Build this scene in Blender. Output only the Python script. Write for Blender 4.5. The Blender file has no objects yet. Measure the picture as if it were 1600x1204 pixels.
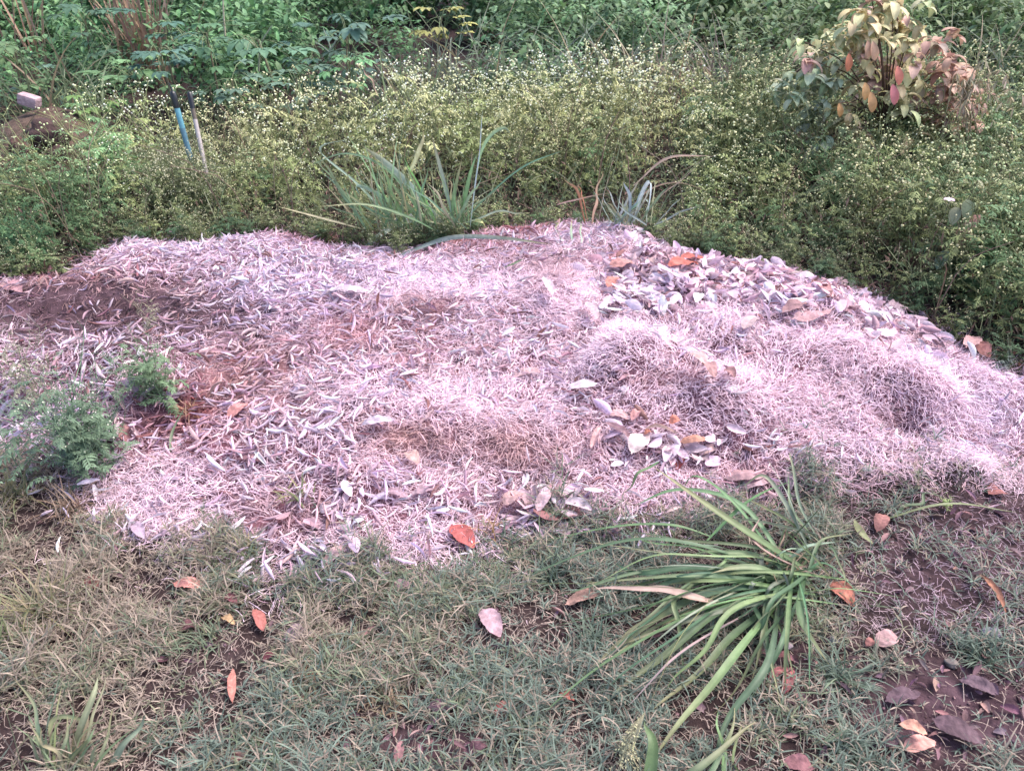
import bpy, math
import numpy as np
R = math.radians
rng = np.random.default_rng(7)

# ------------------------------------------------------------------ camera, sky, sun, exposure
sc = bpy.context.scene
CAMH, PITCH, F = 1.6, R(32.0), 1250.0          # F in pixels of the 1600 px wide photograph
cam_d = bpy.data.cameras.new('camera'); cam = bpy.data.objects.new('camera', cam_d)
sc.collection.objects.link(cam); sc.camera = cam
cam.location = (0, 0, CAMH); cam.rotation_euler = (R(90) - PITCH, 0, 0)
cam_d.sensor_width = 36; cam_d.lens = 36 * F / 1600; cam_d.clip_start = .05; cam_d.clip_end = 500
cam_d.dof.use_dof = True; cam_d.dof.focus_distance = 2.9; cam_d.dof.aperture_fstop = 8
w = bpy.data.worlds.new('World'); sc.world = w; w.use_nodes = True
nt = w.node_tree; bg = nt.nodes['Background']
sky = nt.nodes.new('ShaderNodeTexSky'); sky.sky_type = 'NISHITA'; sky.sun_disc = False
SUN_EL, SUN_AZ = R(60), R(72)                    # azimuth from +Y, clockwise: beyond the heap, to the right
sky.sun_elevation = SUN_EL; sky.sun_rotation = SUN_AZ; sky.air_density = 1.0; sky.dust_density = 3.0; sky.ozone_density = 1.0
nt.links.new(sky.outputs[0], bg.inputs[0]); bg.inputs[1].default_value = 0.15
sl = bpy.data.lights.new('sun', 'SUN'); sun = bpy.data.objects.new('sun', sl); sc.collection.objects.link(sun)
sl.energy = 1.75; sl.angle = R(32); sl.color = (1.0, .93, .86)
sun.rotation_euler = (R(90) - SUN_EL, 0, math.pi - SUN_AZ)
sc.view_settings.view_transform = 'Standard'; sc.view_settings.look = 'None'
sc.view_settings.exposure = 1.6; sc.view_settings.gamma = 1
sc.cycles.max_bounces = 5; sc.cycles.diffuse_bounces = 3; sc.cycles.glossy_bounces = 1
sc.cycles.transmission_bounces = 3; sc.cycles.use_denoising = True
sc.cycles.filter_width = 1.5

# ------------------------------------------------------------------ projection between photo and ground
fw = np.array([0, math.cos(PITCH), -math.sin(PITCH)]); up = np.array([0, math.sin(PITCH), math.cos(PITCH)])
rt = np.array([1., 0, 0]); CAM = np.array([0, 0, CAMH])
def ray(px, py):
    d = fw * F + rt * (px - 800) - up * (py - 602)
    return d / np.linalg.norm(d)
def proj(P):
    d = np.asarray(P) - CAM; z = d @ fw
    z = np.where(z < .05, .05, z)
    return 800 + F * (d @ rt) / z, 602 - F * (d @ up) / z
def flat(px, py):
    d = ray(px, py); t = -CAMH / d[2]
    return (CAM + d * t)[:2]
def plane(px, py, Y):
    d = ray(px, py); return CAM + d * (Y / d[1])

# ------------------------------------------------------------------ noise
_lat = np.random.default_rng(3).random((256, 256))
def vnoise(x, y, s, o=0):
    x = np.asarray(x) / s + 37.3 + o * 11.7; y = np.asarray(y) / s + 91.1 + o * 5.3
    xi = np.floor(x).astype(int); yi = np.floor(y).astype(int); fx = x - xi; fy = y - yi
    fx = fx * fx * (3 - 2 * fx); fy = fy * fy * (3 - 2 * fy)
    g = lambda a, b: _lat[a % 256, b % 256]
    return (g(xi, yi) * (1 - fx) + g(xi + 1, yi) * fx) * (1 - fy) + (g(xi, yi + 1) * (1 - fx) + g(xi + 1, yi + 1) * fx) * fy
def fbm(x, y, s, o=0):
    return (vnoise(x, y, s, o) + .5 * vnoise(x, y, s / 2, o + 1) + .25 * vnoise(x, y, s / 4, o + 2)) / 1.75

# ------------------------------------------------------------------ lay of the land
HEAP_PX = [(-300, 440), (0, 432), (100, 425), (190, 372), (320, 385), (450, 368), (530, 385), (640, 392), (760, 368),
           (900, 355), (980, 358), (1060, 396), (1200, 420), (1330, 456), (1450, 512), (1560, 566), (1640, 606),
           (1900, 640), (1900, 730), (1600, 735), (1500, 752), (1350, 762), (1200, 785), (1080, 812), (960, 838), (840, 828),
           (740, 858), (640, 888), (520, 905), (420, 893), (370, 860), (200, 835), (140, 780), (60, 730), (0, 715), (-300, 700)]
HEAP = np.array([flat(*p) for p in HEAP_PX])
BACKEDGE = HEAP[:18]                              # where the weeds begin
def sdist(x, y, poly=HEAP):
    """signed distance to the polygon, positive inside"""
    x = np.asarray(x, float); y = np.asarray(y, float); d = np.full(x.shape, 1e9); ins = np.zeros(x.shape, bool)
    n = len(poly)
    for i in range(n):
        ax, ay = poly[i]; bx, by = poly[(i + 1) % n]; ex, ey = bx - ax, by - ay
        t = np.clip(((x - ax) * ex + (y - ay) * ey) / (ex * ex + ey * ey + 1e-12), 0, 1)
        d = np.minimum(d, np.hypot(x - ax - t * ex, y - ay - t * ey))
        c = ((ay > y) != (by > y)) & (x < ex * (y - ay) / (ey if abs(ey) > 1e-9 else 1e-9) + ax)
        ins ^= c
    return np.where(ins, d, -d)
def edge_y(x):
    o = np.argsort(BACKEDGE[:, 0]); return np.interp(x, BACKEDGE[o, 0], BACKEDGE[o, 1])
LUMPS = []
for px, py, rx, ry, h in [(990, 545, 76, 40, .14), (872, 455, 60, 55, .06), (1130, 520, 60, 26, .04), (1150, 612, 95, 32, .08), (1330, 545, 70, 26, .08), (1450, 590, 70, 28, .09), (1520, 670, 70, 34, .09), (1340, 660, 80, 26, .07), (1230, 680, 70, 24, .06),
                          (1220, 560, 50, 26, .05), (1420, 700, 70, 25, .05), (700, 640, 150, 30, .045), (560, 600, 90, 35, .04),
                          (200, 545, 90, 26, .07), (450, 450, 110, 35, .05), (690, 470, 110, 40, .05), (300, 780, 110, 40, .04),
                          (560, 800, 90, 40, .03), (1260, 470, 120, 30, .05), (60, 650, 90, 50, .07), (930, 735, 90, 26, .03),
                          (730, 705, 140, 24, -.05), (1400, 650, 35, 14, -.05), (550, 450, 26, 10, -.07), (1105, 575, 20, 12, -.04),
                          (250, 655, 90, 30, -.05), (430, 575, 60, 22, -.03), (905, 560, 30, 25, -.05), (170, 485, 170, 30, -.06)]:
    zz = .15 + h * .6; c, a, b, b2 = [(CAM + ray(*q) * ((zz - CAMH) / ray(*q)[2]))[:2] for q in ((px, py), (px + rx, py), (px, py - ry), (px, py + ry))]
    LUMPS.append((c[0], c[1], abs(a[0] - c[0]), abs(b[1] - b2[1]) / 2, h))
def H(x, y):
    x = np.asarray(x, float); y = np.asarray(y, float)
    d = sdist(x, y); t = np.clip(d / .42, 0, 1); m = t * t * (3 - 2 * t)
    z = .105 * m + .05 * np.clip(d / 1.1, 0, 1) + np.clip(d * 4, 0, 1) * .055 * (fbm(x, y, .33, 4) - .5)
    for cx, cy, sx, sy, h in LUMPS:
        z = z + h * np.exp(-((x - cx) / sx) ** 2 - ((y - cy) / sy) ** 2)
    z = z + np.where(y > 3.1, .07, .115) * (np.maximum(fbm(x, y, .26, 33), .42) - .42) * np.clip(d * 4, 0, 1) * np.clip((x + .2) * 1.2, .25, 1) + .05 * (vnoise(x, y, .8, 2) - .5) + .018 * (fbm(x, y, .12, 9) - .5)
    z = z + .10 * np.clip((y - 6) / 6, 0, 3)
    return z
def Hs(x, y): return float(H(np.array([x]), np.array([y]))[0])
def hit(px, py, h=0.):
    """where the line of sight through the pixel is h metres above the ground"""
    d = ray(px, py); t = np.linspace(1.2, 14, 1400)
    P = CAM + d * t[:, None]; g = P[:, 2] - H(P[:, 0], P[:, 1]) - h
    k = np.argmax(g < 0)
    if g[k] >= 0: return P[-1]
    k = max(k, 1); u = g[k - 1] / (g[k - 1] - g[k] + 1e-12)
    return P[k - 1] + (P[k] - P[k - 1]) * u

# ------------------------------------------------------------------ mesh writing
def lin(r, g, b):
    c = np.array([r, g, b]) / 255.
    c = np.where(c <= .04045, c / 12.92, ((c + .055) / 1.055) ** 2.4); y = c @ [.3, .5, .2]
    return y + (c - y) * .80
class Acc:
    def __init__(s): s.V = []; s.F = []; s.C = []; s.n = 0
    def add(s, V, Fc, C):
        V = np.asarray(V).reshape(-1, 3); C = np.broadcast_to(C, V.shape) if np.ndim(C) == 1 else np.asarray(C).reshape(-1, 3)
        s.V.append(V); s.F.append(np.asarray(Fc).reshape(-1, 4) + s.n); s.C.append(C); s.n += len(V)
    def arrays(s): return np.concatenate(s.V), np.concatenate(s.F), np.concatenate(s.C)
def mesh_of(name, V, Fc, C, mat, smooth=True):
    me = bpy.data.meshes.new(name); nv, nf = len(V), len(Fc)
    me.vertices.add(nv); me.vertices.foreach_set('co', np.ascontiguousarray(V, dtype=np.float32).ravel())
    me.loops.add(nf * 4); me.loops.foreach_set('vertex_index', np.ascontiguousarray(Fc, dtype=np.int32).ravel())
    me.polygons.add(nf); me.polygons.foreach_set('loop_start', np.arange(0, nf * 4, 4, dtype=np.int32))
    me.polygons.foreach_set('loop_total', np.full(nf, 4, dtype=np.int32))
    me.update(calc_edges=True)
    a = me.color_attributes.new('tint', 'FLOAT_COLOR', 'POINT')
    c = np.ones((nv, 4), np.float32); c[:, :3] = np.clip(C * [1.03, 1., 1.02] * mat.get('gain', 1.), 0, .9); a.data.foreach_set('color', c.ravel())
    if smooth: me.polygons.foreach_set('use_smooth', np.ones(nf, bool))
    me.materials.append(mat)
    return me
def link(name, me, parent=None, **kw):
    o = bpy.data.objects.new(name, me); sc.collection.objects.link(o)
    if parent is not None:
        o.parent = parent; o.matrix_parent_inverse = parent.matrix_world.inverted() if False else o.matrix_parent_inverse
    for k, v in kw.items(): o[k] = v
    return o
def build(name, acc, mat, parent=None, smooth=True, origin=None, **kw):
    V, Fc, C = acc.arrays()
    base = np.array(origin) if origin is not None else (np.array(parent.location) if parent is not None else np.zeros(3))
    o = link(name, mesh_of(name, V - base, Fc, C, mat, smooth), parent, **kw)
    if parent is None: o.location = base
    return o
def thing(name, loc, label, cat, group=None, kind=None):
    e = bpy.data.objects.new(name, None); sc.collection.objects.link(e); e.location = tuple(loc); e.empty_display_size = .05
    e['label'] = label; e['category'] = cat
    if group: e['group'] = group
    if kind: e['kind'] = kind
    return e

def gridfaces(N, K, M, wrap=False):
    k, m = np.meshgrid(np.arange(K - 1), np.arange(M if wrap else M - 1), indexing='ij'); m2 = (m + 1) % M
    q = np.stack([k * M + m, k * M + m2, (k + 1) * M + m2, (k + 1) * M + m], -1).reshape(-1, 4)
    return (q[None] + (np.arange(N) * K * M)[:, None, None]).reshape(-1, 4)
def nrm(v): return v / np.maximum(np.linalg.norm(v, axis=-1, keepdims=True), 1e-9)
def leafgrid(acc, P, S, Nn, w, curl, col, M=5, rib=0.):
    """blades: centre lines P[N,K,3], sides S, normals Nn, half widths w[N,K], curl[N] = half angle the section wraps through"""
    N, K = w.shape; a = np.linspace(-1, 1, M)[None, None, :] * np.maximum(curl, .02)[:, None, None]
    r = (w / np.maximum(curl, .02)[:, None])[:, :, None]
    V = P[:, :, None] + S[:, :, None] * (r * np.sin(a))[..., None] + Nn[:, :, None] * (r * (1 - np.cos(a)))[..., None]
    C = np.broadcast_to(col[:, None, None, :] if col.ndim == 2 else col[:, :, None, :], V.shape).copy()
    if rib and M % 2: C[:, :, M // 2] *= (1 + rib)
    acc.add(V, gridfaces(N, K, M), C)
def centre(base, az, p0, droop, L, K, wob=None, roll=None, power=1.0):
    N = len(L); t = np.linspace(0, 1, K); tm = ((t[1:] + t[:-1]) / 2) ** power
    wob = np.zeros(N) if wob is None else wob; roll = np.zeros(N) if roll is None else roll
    def d(tt):
        p = p0[:, None] - droop[:, None] * tt; A = az[:, None] + wob[:, None] * tt
        return np.stack([np.cos(p) * np.cos(A), np.cos(p) * np.sin(A), np.sin(p)], -1), A
    dm, _ = d(tm); P = np.concatenate([np.zeros((N, 1, 3)), np.cumsum(dm * (L[:, None, None] / (K - 1)), 1)], 1) + base[:, None]
    D, A = d(t ** power); S = np.stack([-np.sin(A), np.cos(A), np.zeros_like(A)], -1); Nn = np.cross(D, S)
    c, s = np.cos(roll)[:, None, None], np.sin(roll)[:, None, None]
    return P, S * c + Nn * s, Nn * c - S * s
def blades(acc, base, az, p0, droop, L, w, col, K=5, M=3, curl=.5, wob=None, roll=None, prof='blade', rib=0.):
    P, S, Nn = centre(base, az, p0, droop, L, K, wob, roll)
    t = np.linspace(0, 1, K)
    pr = {'blade': (1 - t ** 2.2) * (.55 + .45 * np.minimum(1, t * 4)) + .02, 'leaf': np.sin(np.pi * np.clip(t, .03, .985)) ** .75,
          'straw': 1 - .5 * t, 'ovate': np.sin(np.pi * np.clip(t, .02, .99) ** .85) ** .6}[prof]
    curl = np.full(len(L), curl) if np.ndim(curl) == 0 else curl
    leafgrid(acc, P, S, Nn, w[:, None] * pr[None], curl, col, M, rib)
def tubes(acc, P, r, col, M=4):
    """P[N,K,3], r[N,K]"""
    T = nrm(np.gradient(P, axis=1)); ref = np.array([.31, .52, .79]); A = nrm(np.cross(T, ref)); B = np.cross(T, A)
    a = np.arange(M) * 2 * np.pi / M
    V = P[:, :, None] + r[:, :, None, None] * (A[:, :, None] * np.cos(a)[None, None, :, None] + B[:, :, None] * np.sin(a)[None, None, :, None])
    col = np.asarray(col); C = np.broadcast_to(col if col.ndim == 1 else col[:, None, None, :], V.shape)
    acc.add(V, gridfaces(len(P), P.shape[1], M, True), C)
def spline(pts, K):
    """Catmull-Rom through points -> [K,3]"""
    p = np.array(pts, float)
    if len(p) == 2: return p[0] + (p[1] - p[0]) * np.linspace(0, 1, K)[:, None]
    q = np.vstack([2 * p[0] - p[1], p, 2 * p[-1] - p[-2]]); out = []
    for u in np.linspace(0, len(p) - 1 - 1e-6, K):
        i = int(u); f = u - i; a, b, c, d = q[i:i + 4]
        out.append(.5 * (2 * b + (c - a) * f + (2 * a - 5 * b + 4 * c - d) * f * f + (3 * b - a - 3 * c + d) * f ** 3))
    return np.array(out)
def ribbon(acc, pts, w, col, K=14, M=3, curl=.6, prof='blade', roll=0., rib=0., tipcol=None):
    """one long blade through given points"""
    P = spline(pts, K)[None]; kn = rng.normal(0, 1, 3) * .006; tt_ = np.linspace(0, 1, K); P[0] += np.sin(tt_ * rng.uniform(6, 14) + rng.uniform(0, 6))[:, None] * kn * tt_[:, None] * (1 if prof == 'blade' and w > .004 else 0); T = nrm(np.gradient(P, axis=1))
    S = nrm(np.cross(T, np.array([0, 0, 1.]) + np.array([.02, .03, 0]))); Nn = np.cross(S, T)
    c, s = math.cos(roll), math.sin(roll); S, Nn = S * c + Nn * s, Nn * c - S * s
    t = np.linspace(0, 1, K)
    pr = {'blade': (1 - t ** 3) * (.45 + .55 * np.minimum(1, t * 3)) + .015, 'leaf': np.sin(np.pi * np.clip(t, .04, .98)) ** .7,
          'petiole': np.where(t < .12, .09, np.sin(np.pi * np.clip((t - .1) / .9, 0, .985)) ** .65 + .03)}[prof]
    cc = np.array(col)[None, None] * np.ones((1, K, 1))
    if tipcol is not None: cc = cc * (1 - t[None, :, None] ** 2) + np.array(tipcol) * t[None, :, None] ** 2
    leafgrid(acc, P, S, Nn, (w * pr)[None], np.array([curl]), cc, M, rib)
def ball(acc, c, r, col, seed=0, n=8, squash=(1, 1, 1), rough=.15):
    th = np.linspace(.02, np.pi - .02, n); ph = np.arange(2 * n) * np.pi / n
    T, Ph = np.meshgrid(th, ph, indexing='ij'); D = np.stack([np.sin(T) * np.cos(Ph), np.sin(T) * np.sin(Ph), np.cos(T)], -1)
    k = 1 + rough * (2 * vnoise(D[..., 0] + seed * 3.1, D[..., 1] + D[..., 2] * 1.7, .55, seed) - 1) + rough * .5 * (2 * vnoise(D[..., 0] - D[..., 2], D[..., 1] + seed, .25, seed + 1) - 1)
    acc.add(np.array(c) + D * (r * np.array(squash)) * k[..., None], gridfaces(1, n, 2 * n, True), col)
def dots(acc, P, r, col):
    """small six-sided flower heads at P[N,3]"""
    a = np.arange(5) * 2 * np.pi / 5; prof = [(.0, -1.), (1., -.15), (.75, .7), (.0, .8)]
    ring = np.array([[[x * math.cos(b), x * math.sin(b), z] for b in a] for x, z in prof])
    V = P[:, None, None] + ring[None] * (r[:, None, None, None] if np.ndim(r) else r)
    C = np.broadcast_to(col[:, None, None, :], V.shape)
    acc.add(V, gridfaces(len(P), 4, 5, True), C)
def place(acc, arr, pos, rot, scale, tint=None, lean=None):
    """replicate a prototype's arrays into acc"""
    V, Fc, C = arr
    for i in range(len(pos)):
        c, s = math.cos(rot[i]), math.sin(rot[i]); Rm = np.array([[c, -s, 0], [s, c, 0], [0, 0, 1.]])
        v = (V * scale[i]) @ Rm.T
        if lean is not None: v[:, 0] += v[:, 2] * lean[i][0]; v[:, 1] += v[:, 2] * lean[i][1]
        acc.add(v + pos[i], Fc, C * (tint[i] if tint is not None else 1.))
def _gain():
    for m, g_ in ((M_SOIL, .62), (M_DRY, .95), (M_STRAW, 1.08), (M_GREEN, .66), (M_WEED, 1.), (M_STEM, .8), (M_FLOWER, .75), (M_STONE, .6), (M_PLASTIC, .6)): m['gain'] = g_
def jit(col, n, v=.12, h=.05, g=None):
    g = g or rng
    return np.clip(np.asarray(col) * (1 + v * g.standard_normal((n, 1))) * (1 + h * g.standard_normal((n, 3))), .004, .95)

# ------------------------------------------------------------------ materials
def material(name, rough=.7, spec=.3, mottle=.25, mscale=60., bump=0., bscale=200., trans=0., transcol=(1, 1, 1)):
    m = bpy.data.materials.new(name); m.use_nodes = True; t = m.node_tree; b = t.nodes['Principled BSDF']
    at = t.nodes.new('ShaderNodeAttribute'); at.attribute_name = 'tint'
    tc = t.nodes.new('ShaderNodeTexCoord'); n = t.nodes.new('ShaderNodeTexNoise'); n.inputs['Scale'].default_value = mscale; n.inputs['Detail'].default_value = 4
    t.links.new(tc.outputs['Object'], n.inputs['Vector'])
    mr = t.nodes.new('ShaderNodeMapRange'); mr.inputs[1].default_value = .3; mr.inputs[2].default_value = .7
    mr.inputs[3].default_value = 1 - mottle; mr.inputs[4].default_value = 1 + mottle
    t.links.new(n.outputs[0], mr.inputs[0])
    vm = t.nodes.new('ShaderNodeVectorMath'); vm.operation = 'SCALE'
    t.links.new(at.outputs['Color'], vm.inputs[0]); t.links.new(mr.outputs[0], vm.inputs['Scale'])
    t.links.new(vm.outputs[0], b.inputs['Base Color'])
    b.inputs['Roughness'].default_value = rough; b.inputs['Specular IOR Level'].default_value = spec
    if bump:
        n2 = t.nodes.new('ShaderNodeTexNoise'); n2.inputs['Scale'].default_value = bscale; n2.inputs['Detail'].default_value = 5
        t.links.new(tc.outputs['Object'], n2.inputs['Vector'])
        bu = t.nodes.new('ShaderNodeBump'); bu.inputs['Strength'].default_value = bump; bu.inputs['Distance'].default_value = .01
        t.links.new(n2.outputs[0], bu.inputs['Height']); t.links.new(bu.outputs[0], b.inputs['Normal'])
    if trans:
        tr = t.nodes.new('ShaderNodeBsdfTranslucent'); mx = t.nodes.new('ShaderNodeMixShader'); mx.inputs[0].default_value = trans
        t.links.new(vm.outputs[0], tr.inputs[0]); t.links.new(b.outputs[0], mx.inputs[1]); t.links.new(tr.outputs[0], mx.inputs[2])
        t.links.new(mx.outputs[0], t.nodes['Material Output'].inputs[0])
    return m
M_SOIL = material('soil', .95, .1, .45, 18., 1., 60.)
M_DRY = material('dry_leaf', .75, .2, .22, 45., .35, 120., trans=.22)
M_STRAW = material('dry_straw', .8, .2, .15, 30., trans=.15)
M_GREEN = material('green_blade', .5, .35, .18, 35., trans=.3)
M_WEED = material('weed_foliage', .6, .25, .15, 30., trans=.25)
M_STEM = material('stem', .7, .2, .2, 40.)
M_FLOWER = material('flower_head', .8, .1, .1, 80.)
M_STONE = material('stone', .9, .15, .25, 30., .8, 90.)
M_PLASTIC = material('painted_metal', .35, .5, .12, 90.)

_gain()
# ------------------------------------------------------------------ colours
PALE = lin(214, 184, 198); LAV = lin(200, 182, 206); PINK = lin(202, 160, 166); BROWN = lin(138, 92, 92); TAN = lin(184, 142, 136)
REDB = lin(150, 74, 72); PURP = lin(118, 94, 112); SOILC = lin(100, 70, 78); ORANGE = lin(200, 100, 70)
# natural patches of different litter: px, py, rx, ry, colour, amount
PATCH = [(400, 565, 95, 60, TAN, .6), (360, 610, 70, 40, lin(146, 104, 98), .6), (640, 690, 70, 30, lin(160, 116, 108), .7), (800, 705, 130, 42, TAN, .6), (660, 488, 60, 22, BROWN, .7),
         (640, 560, 80, 25, PINK, .6), (540, 520, 50, 30, lin(190, 120, 120), .6), (690, 372, 90, 26, REDB, .95), (500, 376, 60, 14, REDB, .95),
         (820, 360, 60, 10, REDB, .8), (280, 650, 95, 50, REDB, .75), (450, 810, 70, 35, BROWN, .7), (1330, 440, 190, 34, PINK, .6), (1030, 415, 90, 22, BROWN, .5), (1420, 800, 260, 50, BROWN, .75),
         (150, 490, 240, 50, SOILC, .95), (60, 430, 120, 26, BROWN, .8), (230, 455, 110, 18, TAN, .6), (1030, 600, 60, 14, BROWN, .5),
         (70, 680, 110, 60, LAV * .75, .7), (1550, 650, 90, 60, LAV, .6), (430, 450, 120, 60, LAV, .6), (640, 430, 120, 25, LAV, .5), (1400, 652, 45, 14, REDB, .3),
         (860, 420, 60, 25, BROWN, .5), (840, 800, 120, 22, PINK, .6), (1170, 740, 90, 22, PINK, .7), (900, 480, 60, 30, PALE, .8), (1440, 500, 100, 26, PINK * .85, .6)]
def litter_colour(x, y, base, g=None):
    z = H(x, y); px, py = proj(np.stack([x, y, z], -1)); c = np.array(base) * np.ones((len(x), 3))
    for cx, cy, rx, ry, col, a in PATCH:
        wgt = a * np.exp(-(((px - cx) / rx) ** 2 + ((py - cy) / ry) ** 2)); wgt = np.clip(wgt * (.6 + .9 * vnoise(x, y, .07, 5)), 0, 1)[:, None]
        c = c * (1 - wgt) + np.array(col) * wgt
    return c, px, py
def blobs(px, py, L):
    m = np.zeros(np.shape(px))
    for cx, cy, rx, ry, a in L: m = np.maximum(m, a * np.exp(-(((px - cx) / rx) ** 2 + ((py - cy) / ry) ** 2) ** 1.5))
    return m
STRAWZ = [(1300, 610, 330, 105, 1), (1060, 640, 170, 90, 1), (760, 700, 230, 75, 1), (560, 620, 90, 30, .7), (500, 520, 80, 40, .35), (420, 790, 90, 50, .6), (730, 622, 210, 40, .85), (250, 780, 130, 62, 1), (870, 460, 62, 70, 1),
          (985, 555, 110, 60, 1), (1120, 765, 210, 38, .9), (770, 540, 90, 60, .6), (640, 845, 150, 36, .7), (1130, 510, 80, 40, .7), (1450, 740, 260, 40, 1), (740, 450, 170, 45, .7)]
SOILZ = [(150, 490, 250, 66, 1.25), (1500, 1110, 220, 90, 1), (1480, 880, 150, 70, .55), (1230, 1030, 70, 50, .9), (700, 1170, 130, 35, .8), (260, 660, 60, 30, .3), (1560, 810, 90, 40, .6)]

# ------------------------------------------------------------------ ground: one sheet with the heap's relief, out to the horizon
def axis(a, b, step, far, n):
    g = np.geomspace(step, far - abs(b), n).cumsum() if False else b + (far - b) * (np.linspace(0, 1, n + 1)[1:] ** 2.2)
    return g
xs = np.arange(-3.6, 3.601, .022); ys = np.arange(.5, 5.6, .022)
xr = 3.6 + (120 - 3.6) * np.linspace(0, 1, 31)[1:] ** 2.6
xs = np.concatenate([-xr[::-1], xs, xr]); ys = np.concatenate([.5 - (40 * np.linspace(0, 1, 16)[1:] ** 2.4)[::-1], ys, 5.6 + 240 * np.linspace(0, 1, 41)[1:] ** 2.6])
X, Y = np.meshgrid(xs, ys, indexing='xy'); fx, fy = X.ravel(), Y.ravel(); Z = H(fx, fy)
near = (np.abs(fx) < 3.6) & (fy < 5.6) & (fy > .5)
Z = Z + near * .012 * (fbm(fx, fy, .05, 13) - .5)
gc, gpx, gpy = litter_colour(fx, fy, lin(92, 66, 74))
d = sdist(fx, fy); ins = np.clip(d / .1, 0, 1)[:, None]
turfbase = lin(80, 62, 62) * (.8 + .4 * fbm(fx, fy, .2, 6))[:, None]
gc = (gc * .5 + lin(140, 84, 104) * .5) * 1.15 * ins + turfbase * (1 - ins) * .7  # maroon under the heap puts the shadow hue of the gaps into the colour
so = np.clip(blobs(gpx, gpy, SOILZ) * (fy < 5), 0, 1)[:, None]; gc = gc * (1 - so) + (lin(104, 76, 86) * .75) * so * (.75 + .5 * fbm(fx, fy, .06, 8))[:, None]
A = Acc(); nx = len(xs); ny = len(ys)
A.add(np.stack([fx, fy, Z], -1), gridfaces(1, ny, nx), gc)
build('ground', A, M_SOIL, kind='structure', label='bare brown soil under the heap, the turf and the weeds', category='ground')

# ------------------------------------------------------------------ points on the heap / turf
def scatter(n, x0, x1, y0, y1, g):
    return g.uniform(x0, x1, n), g.uniform(y0, y1, n)
def inframe(px, py, mg=60): return (px > -mg) & (px < 1600 + mg) & (py > -mg) & (py < 1204 + mg)

# fine grass clippings
def clippings():
    g = np.random.default_rng(11); A = Acc()
    x, y = scatter(760000, -3.7, 3.7, 1.3, 4.4, g)
    keep = sdist(x, y) > -.02 - .09 * g.exponential(1, len(x)) * fbm(x, y, .15, 77); x, y = x[keep], y[keep]
    c, px, py = litter_colour(x, y, PALE); sz = blobs(px, py, STRAWZ); so = blobs(px, py, SOILZ[:1])
    keep = (g.random(len(x)) < (.42 + .58 * sz) * (1 - .82 * np.clip(so, 0, 1))) & inframe(px, py, 330); x, y, c, sz = x[keep], y[keep], c[keep], sz[keep]
    n = len(x); h = g.random(n) ** 1.3 * (.012 + .02 * sz); z = H(x, y) + h
    # matted wisps: direction follows a slow field, with scatter
    az = 6.28 * fbm(x, y, .25, 21) * 2 + g.normal(0, .7, n)
    L = g.uniform(.02, .07, n); base = np.stack([x, y, z], -1)
    c = c * (1 + .16 * g.standard_normal((n, 1))) * (.62 + .5 * np.clip(h / .02, 0, 1))[:, None] ** .0
    dk = g.random(n) < .10; c[dk] = c[dk] * .4 + lin(150, 96, 110) * .55
    tn = g.random(n) < .15; c[tn] = c[tn] * .5 + TAN * .5
    blades(A, base, az, g.normal(.12, .32, n), g.uniform(-.6, 1.4, n), L, g.uniform(.0006, .0012, n), np.clip(c * 1.06, 0.01, .9), K=4, M=2, curl=.3, wob=g.normal(0, 1.2, n), roll=g.normal(0, .5, n), prof='straw')
    o = build('grass_clippings', A, M_STRAW, kind='stuff', label='fine pale dried grass clippings matted over the heap', category='grass clippings')
    return n
clippings()

# ------------------------------------------------------------------ dry leaves on the heap
def leaf_pool():
    g = np.random.default_rng(23)
    x, y = scatter(68000, -3.7, 3.7, 1.3, 4.35, g); k = sdist(x, y) > .01 - .025 * g.exponential(1, len(x)); x, y = x[k], y[k]
    c, px, py = litter_colour(x, y, PALE); sz = blobs(px, py, STRAWZ); so = blobs(px, py, SOILZ[:1])
    k = (g.random(len(x)) < (1 - .96 * sz) * (1 - .84 * np.clip(so, 0, 1)) * .8) & inframe(px, py, 330)
    x, y, c, px, py, sz = [q[k] for q in (x, y, c, px, py, sz)]
    n = len(x)
    broad = (blobs(px, py, [(1230, 445, 250, 50, .7), (1050, 680, 90, 40, .8), (1450, 520, 110, 40, .8), (860, 800, 60, 30, .7), (600, 830, 180, 60, .08), (1060, 440, 130, 60, .7)]) > g.random(n))
    small = blobs(px, py, [(1400, 600, 250, 100, 1), (700, 450, 150, 60, .6)]) > g.random(n)
    L = g.uniform(.030, .076, n) * np.where(px < 900, 1., .85); L[broad] = g.uniform(.045, .085, broad.sum()); L[small & ~broad] *= .75
    W = L * g.uniform(.11, .21, n); W[broad] = L[broad] * g.uniform(.22, .30, broad.sum())
    curl = g.uniform(1.5, 3.0, n); curl[broad] = g.uniform(.3, 1.5, broad.sum())
    az = 6.28 * fbm(x, y, .3, 31) * 1.6 + g.normal(0, .8, n)
    h = .004 + g.random(n) ** 1.2 * .034
    mix = g.random(n)
    c = np.where((mix < .3)[:, None], c * .5 + LAV * .5, c); c = np.where((mix > .86)[:, None], c * .45 + PINK * .5, c); c = np.where((mix > .965)[:, None], BROWN, c)
    c = np.clip(c * np.exp(.05 + .16 * g.standard_normal((n, 1))) * (1 + .04 * g.standard_normal((n, 3))), .02, .66)
    dk = (g.random(n) < np.where(broad, .14, .09)); c[dk] = c[dk] * .4 + lin(160, 96, 110) * .6
    return dict(x=x, y=y, z=H(x, y) + h, h=h, px=px, py=py, L=L, W=W, curl=curl, az=az, c=c, p0=g.normal(.05, .28, n), droop=g.uniform(-.9, 1.1, n),
                wob=g.normal(0, .5, n), roll=np.where(g.random(n) < .5, g.normal(0, .5, n), g.normal(math.pi, .6, n)), broad=broad, n=n)
LP = leaf_pool()
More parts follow.
